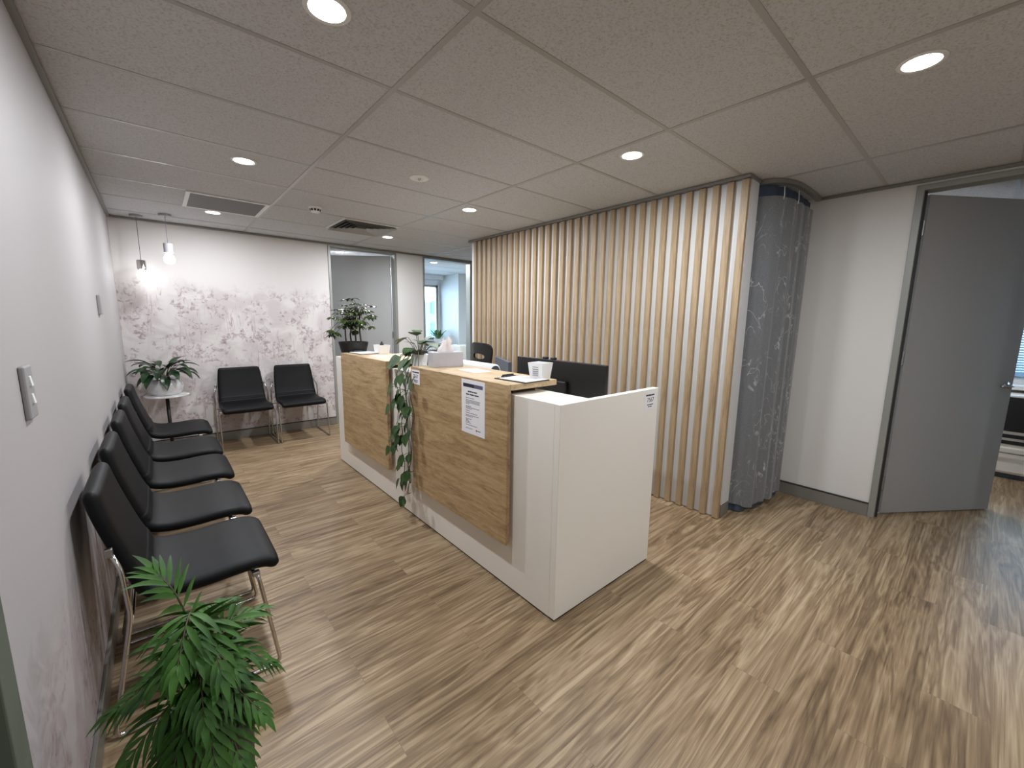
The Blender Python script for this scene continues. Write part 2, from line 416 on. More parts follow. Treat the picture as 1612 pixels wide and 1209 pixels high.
for z in (.25, 1.2, 2.12):
    bm = B(); tube(bm, [(d1b-.008, YB+.105, z-.05), (d1b-.008, YB+.105, z+.05)], .009, 8); build('hinge', bm, M['steel'], d)
d = struct_root('door_2', (d2a, YB, 0))
bm = B(); door_frame(bm, d2a, d2b, YB-.012, YB+.112, DH); build('door_frame', bm, M['frame'], d)

# right wall with the consulting-room door
r0, r1, RH = -.53, .397, 2.33
bm = B(); box(bm, XR, r1+.02, 0, XR+.1, 2.1, H); box(bm, XR, -2.7, 0, XR+.1, r0-.02, H); box(bm, XR, r0-.02, RH+.03, XR+.1, r1+.02, H)
struct('wall_right', bm, M['paint'])
bm = B(); box(bm, 5.2, 2.1, 0, 5.3, YB, H); struct('wall_alcove', bm, M['paint'])
d = struct_root('door_3', (XR, r1, 0))
bm = B()
box(bm, XR-.012, r1-.004, 0, XR+.112, r1+.035, RH+.03, .002, 1); box(bm, XR-.012, r0-.035, 0, XR+.112, r0+.004, RH+.03, .002, 1); box(bm, XR-.012, r0, RH-.004, XR+.112, r1, RH+.03, .002, 1)
build('door_frame', bm, M['frame'], d)
bm = B(); box(bm, XR+.03, r1-.016, 0, XR+.06, r1-.004, RH); build('door_stop', bm, M['frame_dark'], d)
TH3 = math.radians(35); hinge3 = Vector((XR+.108, r1-.022, 0)); dx3 = Vector((math.cos(TH3), -math.sin(TH3), 0)); dn3 = Vector((-math.sin(TH3), -math.cos(TH3), 0))
def d3(bm):
    bmesh.ops.rotate(bm, verts=bm.verts[:], cent=(0, 0, 0), matrix=Matrix.Rotation(-TH3, 3, 'Z')); bmesh.ops.translate(bm, verts=bm.verts[:], vec=hinge3); return bm
bm = B(); box(bm, .004, -.002, .012, .945, .036, RH-.012, .002, 1); lf3 = build('door_leaf', d3(bm), M['door'], d)
bm = B()
for s in (-1, 1):
    yb = -.002 if s < 0 else .036
    lathe_b = []
    tube(bm, [(.885, yb, 1.0), (.885, yb+s*.008, 1.0)], .026, 20)
    tube(bm, round_path([(.885, yb, 1.0), (.885, yb+s*.05, 1.0), (.775, yb+s*.05, 1.0)], .02), .0085, 10)
build('door_handle', d3(bm), M['chrome'], lf3, smooth=True)
for z in (.25, 1.2, 2.1):
    bm = B(); tube(bm, [(XR+.104, r1-.012, z-.05), (XR+.104, r1-.012, z+.05)], .009, 8); build('hinge', bm, M['steel'], d)

# rooms beyond
bm = B(); box(bm, 1.5, YB+.1, 0, 1.6, 8.2, H); struct('wall_far_left', bm, M['paint_blue'])
bm = B(); box(bm, 1.5, 8.2, 0, 3.1, 8.3, H); struct('wall_far_back', bm, M['paint_blue'])
bm = B(); box(bm, 3.1, YB+.1, 0, 3.2, 8.3, H); struct('wall_far_divider', bm, M['paint_blue'])
WX0, WX1, WZ0, WZ1 = 3.5, 5.14, 1.0, 2.2
bm = B(); box(bm, 3.2, 8.2, 0, 5.17, 8.3, WZ0); box(bm, 3.2, 8.2, WZ1, 5.17, 8.3, H); box(bm, 3.2, 8.2, WZ0, WX0, 8.3, WZ1); box(bm, WX1, 8.2, WZ0, 5.17, 8.3, WZ1)
struct('wall_far_facade', bm, M['paint_blue'])
bm = B(); box(bm, 5.17, 7.42, 0, 7.1, 8.3, H); struct('wall_far_pillar', bm, M['paint_blue'])
bm = B(); box(bm, 7.0, YB+.1, 0, 7.1, 7.42, H); struct('wall_far_right', bm, M['paint_blue'])
bm = B(); box(bm, 3.2, 8.0, H-.09, 5.17, 8.2, H); struct('trim_2', bm, M['paint_blue'])
w = struct_root('window_1', (WX0, 8.2, WZ0))
bm = B()
for a in (WX0, (WX0+WX1)/2-.02, WX1-.045): box(bm, a, 8.21, WZ0, a+.045, 8.27, WZ1)
box(bm, WX0, 8.21, WZ0, WX1, 8.27, WZ0+.045); box(bm, WX0, 8.21, WZ1-.045, WX1, 8.27, WZ1)
build('window_frame', bm, M['frame'], w)
bm = B(); box(bm, WX0+.02, 8.24, WZ0+.02, WX1-.02, 8.246, WZ1-.02); build('window_pane', bm, M['glass'], w)
bm = B(); box(bm, 3.2, 7.75, WZ0-.2, 5.17, 8.2, WZ0-.17, .004); build('window_sill', bm, M['white_plastic'], w)

# consulting room on the right
X3 = 6.76
V0, V1, V2, V3 = -2.0, .6, .93, 2.1
bm = B(); box(bm, X3, -2.7, 0, X3+.1, V0, H); box(bm, X3, V1, 0, X3+.1, 2.1, H); box(bm, X3, V0, 0, X3+.1, V1, V2); box(bm, X3, V0, V3, X3+.1, V1, H); struct('wall_consulting_facade', bm, M['paint'])
bm = B(); box(bm, XR+.1, 2.0, 0, X3+.1, 2.1, H); struct('wall_consulting_end', bm, M['paint'])
w = struct_root('window_2', (X3, -.6, V2))
bm = B()
for a in (V0, -.5, V1-.045): box(bm, X3+.02, a, V2, X3+.07, a+.045, V3)
box(bm, X3+.02, V0, V2, X3+.07, V1, V2+.045); box(bm, X3+.02, V0, V3-.045, X3+.07, V1, V3); build('window_frame', bm, M['frame'], w)
bm = B(); box(bm, X3+.04, V0, V2, X3+.046, V1, V3); build('window_pane', bm, M['glass'], w)
bm = B(); box(bm, X3-.2, V0, V2-.1, X3, V1, V2-.06, .004); box(bm, X3-.03, V0, V2-.06, X3, V1, V2-.012); build('window_sill', bm, M['white_plastic'], w)
t = thing('venetian_blind', 'pale slatted blind hanging in the window of the right hand room', 'blind', (X3-.02, -.7, V3))
bm = B()
z = V2+.02
while z < V3-.05:
    hexa(bm, [(X3-.022, V0+.02, z), (X3-.010, V0+.02, z+.0225), (X3-.010, V1-.02, z+.0225), (X3-.022, V1-.02, z), (X3-.022, V0+.02, z+.0012), (X3-.010, V0+.02, z+.0237), (X3-.010, V1-.02, z+.0237), (X3-.022, V1-.02, z+.0012)])
    z += .025
build('slats', bm, M['blind'], t)
bm = B(); box(bm, X3-.035, V0+.02, V3-.05, X3-.002, V1-.02, V3-.005); build('headrail', bm, M['white_plastic'], t)
t = thing('storage_cabinet', 'low grey cabinet with a black upper front under the blind', 'cabinet', (6.5, -.8, 0))
CX = X3-.04
bm = B(); box(bm, CX-.42, -1.9, .05, CX, .5, .80, .003); build('body', bm, M['white'], t)
bm = B(); box(bm, CX-.434, -1.88, .46, CX-.421, .48, .785, .003); build('upper_front', bm, M['black_plastic'], t)
for k, z in enumerate((.395, .335)):
    bm = B(); box(bm, CX-.43, -1.88, z, CX-.421, .48, z+.035, .002); build('vent_slot', bm, M['black'], t)
bm = B(); box(bm, CX-.438, -1.88, .07, CX-.421, .48, .30, .004); dr = build('drawer', bm, M['white'], t)
bm = B(); tube(bm, [(CX-.46, -.6, .255), (CX-.46, .35, .255)], .007, 8); build('handle', bm, M['chrome'], dr)
bm = B(); box(bm, CX-.40, -1.88, 0, CX-.03, .48, .05); build('plinth', bm, M['dark_grey'], t)

# skirtings and cornices
SK = .1
def skirt(bm, x0, y0, x1, y1): box(bm, x0, y0, 0, x1, y1, SK, .002, 1)
bm = B(); skirt(bm, 0, 1.135, .012, YB-.012); struct('baseboard_left', bm, M['skirt'])
bm = B(); skirt(bm, .0, YB-.012, d1a-.03, YB); skirt(bm, d1b+.03, YB-.012, d2a-.03, YB); struct('baseboard_back', bm, M['skirt'])
bm = B(); skirt(bm, XR-.012, r1+.036, XR, 2.1); skirt(bm, XR-.012, -2.7, XR, r0-.036); struct('baseboard_right', bm, M['skirt'])
bm = B(); box(bm, XR-.0135, r1+.036, SK-.004, XR-.0005, 2.1, SK+.006); box(bm, .012, YB-.0135, SK-.004, d1a-.03, YB-.0005, SK+.006); struct('trim_3', bm, M['frame_dark'])
bm = B()
box(bm, 0, 1.129, H-.022, .02, YB, H-.003); box(bm, .02, YB-.02, H-.022, 5.2, YB, H-.003); box(bm, XR-.02, -2.6, H-.022, XR, .96, H-.003); box(bm, -.0, -2.7, H-.022, XR-.02, -2.68, H-.003)
struct('trim_4', bm, M['skirt'])

# ------------------------------------------------------------------ batten screen
t = thing('batten_screen', 'full height screen wall of vertical oak battens on a white board', 'screen wall', (3.36, 2.7, 0))
bm = B(); box(bm, 3.305, 1.146, .004, 3.44, 4.29, H-.024); build('backing_panel', bm, M['board'], t)
bm = B(); box(bm, 3.322, 1.136, .1, 3.446, 1.147, H-.024); build('end_cap', bm, M['board'], t)
bm = B(); box(bm, 3.322, 1.134, .004, 3.448, 1.147, .092, .002, 1); box(bm, 3.318, 1.1355, .004, 3.324, 1.147, .1); build('end_baseboard', bm, M['skirt'], t)
bm = B(); box(bm, 3.262, 1.128, H-.024, 3.452, 4.31, H-.003); build('top_trim', bm, M['skirt'], t)
bm = B(); box(bm, XS, -.0225, .003, 3.3055, .0225, H-.026, .003, 2)
bat = build('batten', bm, M['batten'], t, world=False); bat.location = (-3.36, 1.1605-2.7, 0)
for k in range(1, 33):
    c = bat.copy(); COL.objects.link(c); c.location = (-3.36, 1.1605+.0947*k-2.7, 0)

# ------------------------------------------------------------------ curtain across the gap behind the screen
def curt_path(off=0):
    P = [(3.475, 1.16), (3.485, 1.09), (3.53, 1.032), (3.64, .99), (3.795, .972), (4.013, .968), (4.2, .972)]
    return [Vector((x, y+off, 0)) for x, y in P]
t = thing('curtain', 'grey embroidered curtain on a curved ceiling track beside the batten screen', 'curtain', (3.8, 1.0, 0))
def cloth(path, z0, z1, amp, waves, hem=.0, n=150, shrink=0):
    bm = B(); sp = smooth_path(path, 12); cum = [0]
    for a, b in zip(sp, sp[1:]): cum.append(cum[-1]+(b-a).length)
    T = cum[-1]; rows = []
    zs = [z0+(z1-z0)*k/10 for k in range(11)]
    for i in range(n+1):
        s = T*i/n; j = 0
        while j < len(cum)-2 and cum[j+1] < s: j += 1
        f = (s-cum[j])/max(1e-6, cum[j+1]-cum[j]); p = sp[j].lerp(sp[j+1], f); tg = (sp[j+1]-sp[j]).normalized(); nn = Vector((tg.y, -tg.x, 0))
        col = []
        for k, z in enumerate(zs):
            q = 1-k/10
            a = amp*(.45+.75*q)
            w = math.sin(2*PI*waves*i/n+.6*math.sin(3*i/n+1.5*q)) + .35*math.sin(2*PI*waves*2.3*i/n+1)
            pp = p - Vector((0, 1, 0))*0 + nn*(-abs(0)+a*w*.6)
            zz = z + (hem*math.sin(2*PI*waves*.5*i/n+.8) if k == 0 else 0)
            col.append(bm.verts.new((pp.x, pp.y, zz)))
        rows.append(col)
    for A, C in zip(rows, rows[1:]):
        for k in range(10): bm.faces.new((A[k], A[k+1], C[k+1], C[k]))
    return bm
build('lining', cloth(curt_path(.055), .012, H-.03, .012, 6, .004), M['lining'], t, smooth=True)
build('sheer_panel', cloth([Vector((p.x, p.y, 0)) for p in curt_path(.018)][:-1]+[Vector((4.13, .985, 0))], .062, H-.105, .016, 5, .012), M['sheer'], t, smooth=True)
hp = smooth_path(curt_path(.015), 12)
for k in (30, 46):
    bm = B(); p = hp[k]; tube(bm, [(p.x, p.y, H-.125), (p.x, p.y-.004, H-.10), (p.x, p.y, H-.04)], .0028, 6); build('hook', bm, M['white_plastic'], t)
bm = B(); sp = smooth_path(curt_path(0), 10); prof = ((-.016, -.03), (.016, -.03), (.016, -.003), (-.016, -.003)); rings = []
for i, p in enumerate(sp):
    tg = (sp[min(i+1, len(sp)-1)]-sp[max(i-1, 0)]).normalized(); nn = Vector((tg.y, -tg.x, 0))
    rings.append([bm.verts.new((p.x+nn.x*a, p.y+nn.y*a, H+b)) for a, b in prof])
for A, C in zip(rings, rings[1:]):
    for k in range(4): bm.faces.new((A[k], A[(k+1) % 4], C[(k+1) % 4], C[k]))
bm.faces.new(rings[0]); bm.faces.new(rings[-1][::-1])
tag(build('curtain_track', bm, M['skirt'], None), 'curved grey curtain track fixed to the ceiling above the curtain', 'curtain track')

# ------------------------------------------------------------------ reception desk
DX, DXE, DY0, DY1, DZ = 1.583, 2.405, 1.19, 4.176, 1.0635
t = thing('reception_desk', 'long white reception desk with oak front panels and raised oak counters', 'reception desk', (2.0, 2.7, 0))
bm = B(); box(bm, DX, DY0+.036, .012, DX+.02, DY1-.036, DZ-.018); build('front_board', bm, M['white'], t)
bm = B(); box(bm, DX, DY0+.036, DZ-.018, DX+.235, DY1-.036, DZ, .001, 1); build('ledge', bm, M['white'], t)
bm = B(); box(bm, DX+.215, DY0+.036, .73, DX+.235, DY1-.036, DZ-.018); build('inner_board', bm, M['white'], t)
for a, b in ((DY0, DY0+.036), (DY1-.036, DY1)):
    bm = B(); box(bm, DX, a, .012, DXE, b, DZ, .0015, 1); build('end_panel', bm, M['white'], t)
bm = B(); box(bm, DX+.02, DY0+.036, .70, DXE, DY1-.036, .73, .001, 1); build('worktop', bm, M['white'], t)
bm = B(); box(bm, DX+.006, DY0+.008, 0, DX+.03, DY1-.008, .012); box(bm, DX+.03, DY0+.006, 0, DXE-.006, DY0+.03, .012); box(bm, DX+.03, DY1-.03, 0, DXE-.006, DY1-.006, .012); build('plinth', bm, M['black'], t)
PX, PT = 1.536, 1.1185
for a, b in ((1.499, 2.506), (2.904, 3.887)):
    bm = B(); box(bm, PX, a, .2744, PX+.025, b, PT, .001, 1); build('front_panel', bm, M['oak_y'], t)
    bm = B(); box(bm, PX+.025, a, PT-.03, 1.887, b, PT, .001, 1); build('counter_top', bm, M['oak_top'], t)
    for y in (a+.06, b-.11): bm = B(); box(bm, DX+.04, y, DZ, DX+.2, y+.05, PT-.03); build('spacer_block', bm, M['black'], t)
    for y in (a+.08, b-.12):
        for z in (.4, .95): bm = B(); box(bm, PX+.025, y, z, DX, y+.04, z+.04); build('spacer_block', bm, M['black'], t)

# sheets and stickers on the desk
def sheet(name, label, cat, o, ux, uz, w, h, nrm, group=None):
    """a thin sheet fixed flat: o = top-left corner seen from the front, ux = to the right, uz = up, nrm = out"""
    o, ux, uz, nrm = Vector(o), Vector(ux), Vector(uz), Vector(nrm)
    t = thing(name, label, cat, o, 0, group)
    def rect(bm, a, b, c, d, lift, th=.0003):
        lo = [o+ux*p-uz*q+nrm*lift for p, q in ((a, d), (c, d), (c, b), (a, b))]
        hexa(bm, lo+[p+nrm*th for p in lo])
    bm = B(); rect(bm, 0, 0, w, h, .0003, .0006); build('paper', bm, M['paperwhite'], t)
    return t, rect
def mat_at(o, ux, uz, nrm, a, b, lift):
    p = Vector(o)+Vector(ux)*a-Vector(uz)*b+Vector(nrm)*lift
    m = Matrix((Vector(ux), Vector(uz), Vector(nrm))).transposed().to_4x4(); m.translation = p; return m
def dashes(bm, rect, x, y, w, h, n, gap=.12, lift=.0009):
    rnd = random.Random(int(x*1e5+y*1e6)); pos = x
    for k in range(n):
        l = w/n*(.75+.5*rnd.random())*(1-gap)
        if pos+l > x+w: l = x+w-pos
        if l <= 0: break
        rect(bm, pos, y, pos+l, y+h, lift); pos += l+w/n*gap
fx, up, out = (0, -1, 0), (0, 0, 1), (-1, 0, 0)
o = (PX, 1.895, 1.108)
t, rect = sheet('notice_sheet', 'printed A4 notice with a navy header taped to the nearer oak panel', 'notice', o, fx, up, .216, .302, out)
bm = B(); rect(bm, .016, .022, .120, .042, .0009); build('header_band', bm, M['navy'], t)
bm = B(); rect(bm, .120, .022, .198, .042, .0009); build('header_end', bm, M['mauve'], t)
bm = B()
dashes(bm, rect, .062, .062, .09, .007, 5); dashes(bm, rect, .044, .078, .126, .007, 3); build('heading_text', bm, M['ink'], t)
bm = B()
for y, w_, n in ((.100, .085, 6), (.112, .135, 8), (.119, .13, 8), (.126, .132, 8), (.133, .035, 3), (.146, .05, 3), (.153, .135, 8), (.160, .06, 4), (.172, .042, 3), (.184, .11, 7), (.196, .12, 7), (.203, .07, 4), (.218, .055, 4), (.226, .03, 2), (.233, .04, 3), (.240, .05, 3), (.252, .105, 7), (.271, .07, 6)):
    dashes(bm, rect, .04, y, w_, .0034, n)
build('body_text', bm, M['grey_ink'], t)
bm = B(); c = Vector(o)+Vector(fx)*.142-Vector(up)*.274+Vector(out)*.0008
tube(bm, [c, c+Vector(out)*.0006], .0055, 16); build('red_dot', bm, M['red'], t)
bm = B(); dashes(bm, rect, .150, .271, .032, .005, 2); build('logo_text', bm, M['grey_ink'], t)
def number_sticker(label, o, ux, out, w, h):
    t, rect = sheet('number_sticker', label, 'sticker', o, ux, up, w, h, out, 'number stickers on the desk')
    bm = B(); dashes(bm, rect, w*.08, h*.13, w*.84, h*.085, 3, .06); dashes(bm, rect, w*.22, h*.70, w*.56, h*.05, 3); dashes(bm, rect, w*.3, h*.81, w*.4, h*.05, 2); build('small_text', bm, M['ink'], t)
    bm = B(); text_bm(bm, '7567', h*.36, mat_at(o, ux, up, out, w*.5, h*.46, .0009)); build('number_text', bm, M['ink'], t)
number_sticker('small square white sticker at the top left corner of the nearer oak panel', (PX, 2.489, 1.102), fx, out, .108, .096)
number_sticker('small square white sticker near the top of the white desk end', (2.268, DY0, 1.047), (1, 0, 0), (0, -1, 0), .112, .098)

# ------------------------------------------------------------------ things on the counters
def tissue_box():
    c = Vector((1.735, 2.385, PT)); a = math.radians(-11)
    t = thing('tissue_box', 'grey marbled tissue box with a white tissue standing out of it', 'tissue box', c, a)
    bm = B(); box(bm, -.108, -.05, .0005, .108, .05, .098, .002, 1); build('carton', bm, M['tissue_box'], t, world=False)
    bm = B(); rings = []
    prof = [(.0, .055, .012), (.25, .06, .016), (.5, .045, .02), (.75, .05, .024), (1, .042, .018)]
    for f, rx, ry in prof:
        ring = []
        for k in range(22):
            q = 2*PI*k/22; w = 1+.28*math.sin(5*q+f*3)+.12*math.sin(9*q+f*7)
            ring.append(bm.verts.new((.0+rx*w*math.cos(q)*(.9 if f < .3 else .62)+.012*f, ry*w*math.sin(q)*1.3, .0985+f*.088+(.014*math.sin(3*q)+.008*math.sin(7*q))*(f > .8))))
        rings.append(ring)
    for A, C in zip(rings, rings[1:]):
        for k in range(22): bm.faces.new((A[k], A[(k+1) % 22], C[(k+1) % 22], C[k]))
    build('tissue', bm, M['tissue'], t, smooth=True, world=False, subsurf=1)
tissue_box()

def clipboard(label, loc, rz, w, l):
    t = thing('clipboard', label, 'clipboard', loc, rz, 'clipboards on the counters')
    bm = B(); box(bm, -w/2, -l/2, .0005, w/2, l/2, .0045, .001, 1); build('board', bm, M['black_plastic'], t, world=False)
    bm = B(); box(bm, -w/2+.008, -l/2+.006, .0047, w/2-.006, l/2-.03, .0072); build('paper', bm, M['paperwhite'], t, world=False)
    bm = B()
    for k in range(9):
        y = l/2-.06-k*.022
        if y < -l/2+.02: break
        box(bm, -w/2+.02, y, .0073, w/2-.03, y+.0035, .0075)
    build('printed_lines', bm, M['grey_ink'], t, world=False)
    bm = B(); box(bm, -.045, l/2-.03, .0046, .045, l/2-.004, .012, .002); tube(bm, [(-.04, l/2-.012, .014), (.04, l/2-.012, .014)], .006, 8); build('clip', bm, M['black'], t, world=False)
    return t
clipboard('black clipboard with a form lying on the nearer counter by its end', (1.722, 1.60, PT), math.radians(4), .185, .235)
clipboard('black clipboard with papers lying on the farther counter by the black planter', (1.70, 3.735, PT), math.radians(4), .2, .28)
bm = B(); box(bm, -.062, -.1, .0004, .062, .1, .0012)
o = build('paper_sheet', bm, M['paperwhite'], None); o.location = (1.748, 2.065, PT); o.rotation_euler = (0, 0, math.radians(-4)); tag(o, 'blank white sheet lying flat on the nearer counter beside the tissue box', 'paper')
bm = B(); box(bm, -.06, -.09, .0004, .06, .09, .0012)
o = build('paper_sheet', bm, M['paperwhite'], None); o.location = (1.70, 3.36, PT); o.rotation_euler = (0, 0, math.radians(8)); tag(o, 'blank white sheet lying flat on the farther counter', 'paper')

def square_pot(name, label, cat, loc, rz, b, tp, h):
    t = thing(name, label, cat, loc, rz)
    bm = B()
    def ring(s, z): return [bm.verts.new((x*s/2, y*s/2, z)) for x, y in ((-1, -1), (1, -1), (1, 1), (-1, 1))]
    R = [ring(b, .0005), ring(tp, h), ring(tp-.008, h), ring(b-.006, .012)]
    bm.faces.new(R[0][::-1]); bm.faces.new(R[3])
    for A, C in zip(R, R[1:]):
        for k in range(4): bm.faces.new((A[k], A[(k+1) % 4], C[(k+1) % 4], C[k]))
    build('pot', bm, M['white_plastic'], t, world=False)
    return t
t = square_pot('card_holder', 'white flared square holder at the end of the nearer counter', 'holder', (1.835, 1.575, PT), math.radians(8), .078, .098, .088)
bm = B()
for k in range(5): hexa(bm, [(-.0455-.0012, -.022, .02+k*.011), (-.0455-.0012, .018, .02+k*.011), (-.0445-.0012, .018, .02+k*.011), (-.0445-.0012, -.022, .02+k*.011), (-.0455-.0018, -.022, .023+k*.011), (-.0455-.0018, .018, .023+k*.011), (-.0445-.0018, .018, .023+k*.011), (-.0445-.0018, -.022, .023+k*.011)])
build('printed_lines', bm, M['grey_ink'], t, world=False)
for k, (sx, sy) in enumerate(((-1, 0), (0, -1), (.2, 1))):
    bm = B(); box(bm, -.037+.02*k, -.03, .03, -.035+.02*k, .03, .09); build('card', bm, M['paperwhite'], t, world=False)
t = square_pot('pump_holder', 'white square holder with two black tips on the farther counter', 'holder', (1.82, 3.62, PT), math.radians(8), .092, .108, .08)
for s in (-.022, .022):
    bm = B(); lathe(bm, [(0, .02), (.016, .02), (.016, .085), (.012, .09), (.004, .108), (0, .112)], (.0+s*.5, s, 0), 12); build('bottle_top', bm, M['black'], t, world=False)

# ------------------------------------------------------------------ plants
def planter(bm, prof, c, seg=28, sx=1, sy=1): lathe(bm, prof, c, seg, sx, sy)
# pothos in the gap between the two counters
PO = Vector((1.715, 2.71, DZ))
t = thing('trailing_pothos', 'pothos in a white pot between the counters, its vines trailing down the desk front', 'plant', PO)
bm = B(); planter(bm, [(0, .0005), (.048, .0005), (.062, .115), (.055, .115), (.05, .095), (0, .095)], PO); o = build('pot', bm, M['white_gloss'], t); auto_smooth(o)
bm = B(); planter(bm, [(0, .0), (.049, .0)], PO+Vector((0, 0, .098))); build('soil', bm, M['soil'], t)
vs = B(); lv = B(); rnd = random.Random(5)
def heart(bm, p, d, up, L):
    leaf(bm, p, d, up, L, L*.86, droop=.5, fold=.14, n=6, tipq=1.5, wide=.3)
top = PO+Vector((0, 0, .10))
for k in range(17):     # leaves standing out of the pot
    a = rnd.uniform(0, 2*PI); el = rnd.uniform(.5, 1.3); L = rnd.uniform(.07, .17)
    d = Vector((math.cos(a)*math.cos(el), math.sin(a)*math.cos(el), math.sin(el)))
    e = top+d*L+Vector((0, 0, .02)); tube(vs, smooth_path([top+Vector((d.x, d.y, 0))*.02, top+d*L*.6+Vector((0, 0, .02)), e], 3), .0022, 5)
    heart(lv, e, Vector((d.x, d.y, rnd.uniform(-.3, .25))), (0, 0, 1), rnd.uniform(.085, .125))
for a in ((-.9, -1, .1), (-1, -.4, .2), (-1, .7, .1), (-.6, 1, .2)):     # broad leaves over the front edge
    d = Vector(a).normalized(); e = Vector((1.60, 2.71+a[1]*.09, 1.16)); tube(vs, smooth_path([top, (top+e)/2+Vector((0, 0, .05)), e], 4), .0025, 5); heart(lv, e, (-.7, a[1]*.5, -.6), (-1, 0, .6), .135)
vines = [(2.73, .46), (2.65, .26), (2.59, .20), (2.52, .30), (2.47, .40), (2.56, .62)]
for y, zb in vines:
    pts = [top+Vector((-.02, 0, 0)), Vector((1.64, (y+2.71)/2, 1.20)), Vector((1.572, y, 1.11))]; z = 1.0
    sd = 1
    while z > zb:
        pts.append(Vector(((1.545 if y > 2.55 else 1.522)+rnd.uniform(-.02, .006), y+rnd.uniform(-.03, .03), z))); z -= .1
    pts.append(Vector((1.545 if y > 2.55 else 1.522, y+rnd.uniform(-.03, .03), zb)))
    sp = smooth_path(pts, 6); tube(vs, sp, .0026, 5)
    for k in range(16, len(sp)-1, 5):
        if rnd.random() < .15: continue
        p = sp[k]; sd = -sd
        ln = Vector((-.02-.03*rnd.random(), sd*rnd.uniform(.015, .06), rnd.uniform(-.03, .03))); q = p+ln
        if q.x > 1.53 and abs(q.y-2.705) > .15: q.x = 1.515
        tube(vs, [p, p+ln*.6+Vector((0, 0, .008)), q], .0016, 4)
        heart(lv, q, (-.35, sd*rnd.uniform(.1, .8), -1), (-1, sd*rnd.uniform(-.5, .5), .35+rnd.uniform(-.3, .5)), rnd.uniform(.065, .105))
build('vine', vs, M['stem'], t, smooth=True); build('leaves', lv, M['pothos'], t, smooth=True)

# umbrella tree in the black oval planter on the far desk end
SO = Vector((1.70, 4.0, DZ))
t = thing('umbrella_plant', 'bushy umbrella plant in a black oval planter at the far end of the desk', 'plant', SO)
bm = B(); planter(bm, [(0, .0005), (.095, .0005), (.108, .03), (.137, .148), (.128, .148), (.118, .12), (0, .12)], SO, 32, 1.0, 1.08); o = build('planter', bm, M['black_pot'], t); auto_smooth(o)
bm = B(); planter(bm, [(0, 0), (.119, 0)], SO+Vector((0, 0, .124)), 24, .9, 1.0); build('soil', bm, M['soil'], t)
tr = B(); lv = B(); rnd = random.Random(11)
def palmate(p, d, n, L, W):
    d = Vector(d).normalized()
    for k in range(n):
        a = 2*PI*k/n+rnd.uniform(-.2, .2); v = Vector((math.cos(a), math.sin(a), -.15))+d*.5
        leaf(lv, p, v, (0, 0, 1), L*rnd.uniform(.75, 1.1), W, droop=1.0, fold=.2, n=4, wide=.5)
trunks = [(-.045, .07, .30), (.0, .055, .27), (.02, -.01, .36), (.05, -.07, .44)]
for (dx_, dy_, h_) in trunks:
    b0 = SO+Vector((dx_, dy_, .12)); pts = smooth_path([b0, b0+Vector((.01*rnd.uniform(-1, 1), .01, h_*.35)), b0+Vector((rnd.uniform(-.02, .02), rnd.uniform(-.02, .02), h_*.7))], 4)
    tube(tr, pts, [.0085-.003*i/len(pts) for i in range(len(pts))], 7)
    tp = pts[-1]
    for k in range(15):
        a = rnd.uniform(0, 2*PI); rr = rnd.uniform(.04, .15); e = tp+Vector((math.cos(a)*rr, math.sin(a)*rr, rnd.uniform(-.09, .14)))
        tube(tr, smooth_path([tp-Vector((0, 0, rnd.uniform(0, .06))), (tp+e)/2+Vector((0, 0, .03)), e], 3), .002, 5)
        palmate(e, (e-tp), rnd.choice((6, 7, 8)), rnd.uniform(.065, .09), .03)
for tip in ((-.16, .24, .44), (-.04, .12, .55), (.06, -.14, .56), (.17, -.14, .44), (.15, -.17, .36), (-.2, .16, .28)):
    e = SO+Vector((tip[0]*.8, tip[1]*.8, tip[2]-.06)); st = SO+Vector((.0, 0, .34)); tube(tr, smooth_path([st, (st+e)/2+Vector((0, 0, .06)), e], 5), .002, 5); palmate(e, e-st, 7, .075, .024)
build('trunk', tr, M['trunk'], t, smooth=True); build('leaves', lv, M['scheff'], t, smooth=True)

# round side table and the peace lily
TC = Vector((.29, 5.38, 0)); TT = .646
t = thing('side_table', 'small round white side table on a black stem in the corner', 'side table', TC)
bm = B(); lathe(bm, [(0, TT-.018), (.178, TT-.018), (.184, TT-.012), (.184, TT-.004), (.18, TT), (0, TT)], TC, 40); o = build('table_top', bm, M['white_plastic'], t); auto_smooth(o)
bm = B(); tube(bm, [TC+Vector((0, 0, .01)), TC+Vector((0, 0, TT-.018))], .016, 14); build('stem', bm, M['black'], t, smooth=True)
bm = B(); lathe(bm, [(0, 0), (.15, 0), (.15, .008), (.03, .016), (0, .016)], TC, 32); build('base', bm, M['black'], t)
LC = TC+Vector((-.005, 0, TT))
t = thing('peace_lily', 'dark leafy peace lily in a round white bowl on the side table', 'plant', LC)
bm = B(); planter(bm, [(0, .0005), (.098, .0005), (.112, .008), (.138, .04), (.149, .082), (.143, .122), (.122, .152), (.112, .156), (.106, .14), (0, .14)], LC, 36); o = build('bowl', bm, M['white_gloss'], t); auto_smooth(o, 50)
bm = B(); planter(bm, [(0, 0), (.106, 0)], LC+Vector((0, 0, .143))); build('soil', bm, M['soil'], t)
st = B(); lv = B(); rnd = random.Random(3); b0 = LC+Vector((0, 0, .145))
spec = []
for k in range(40): spec.append((k*2.399+rnd.uniform(-.3, .3), rnd.uniform(.25, 1.25), rnd.uniform(.06, .15)))
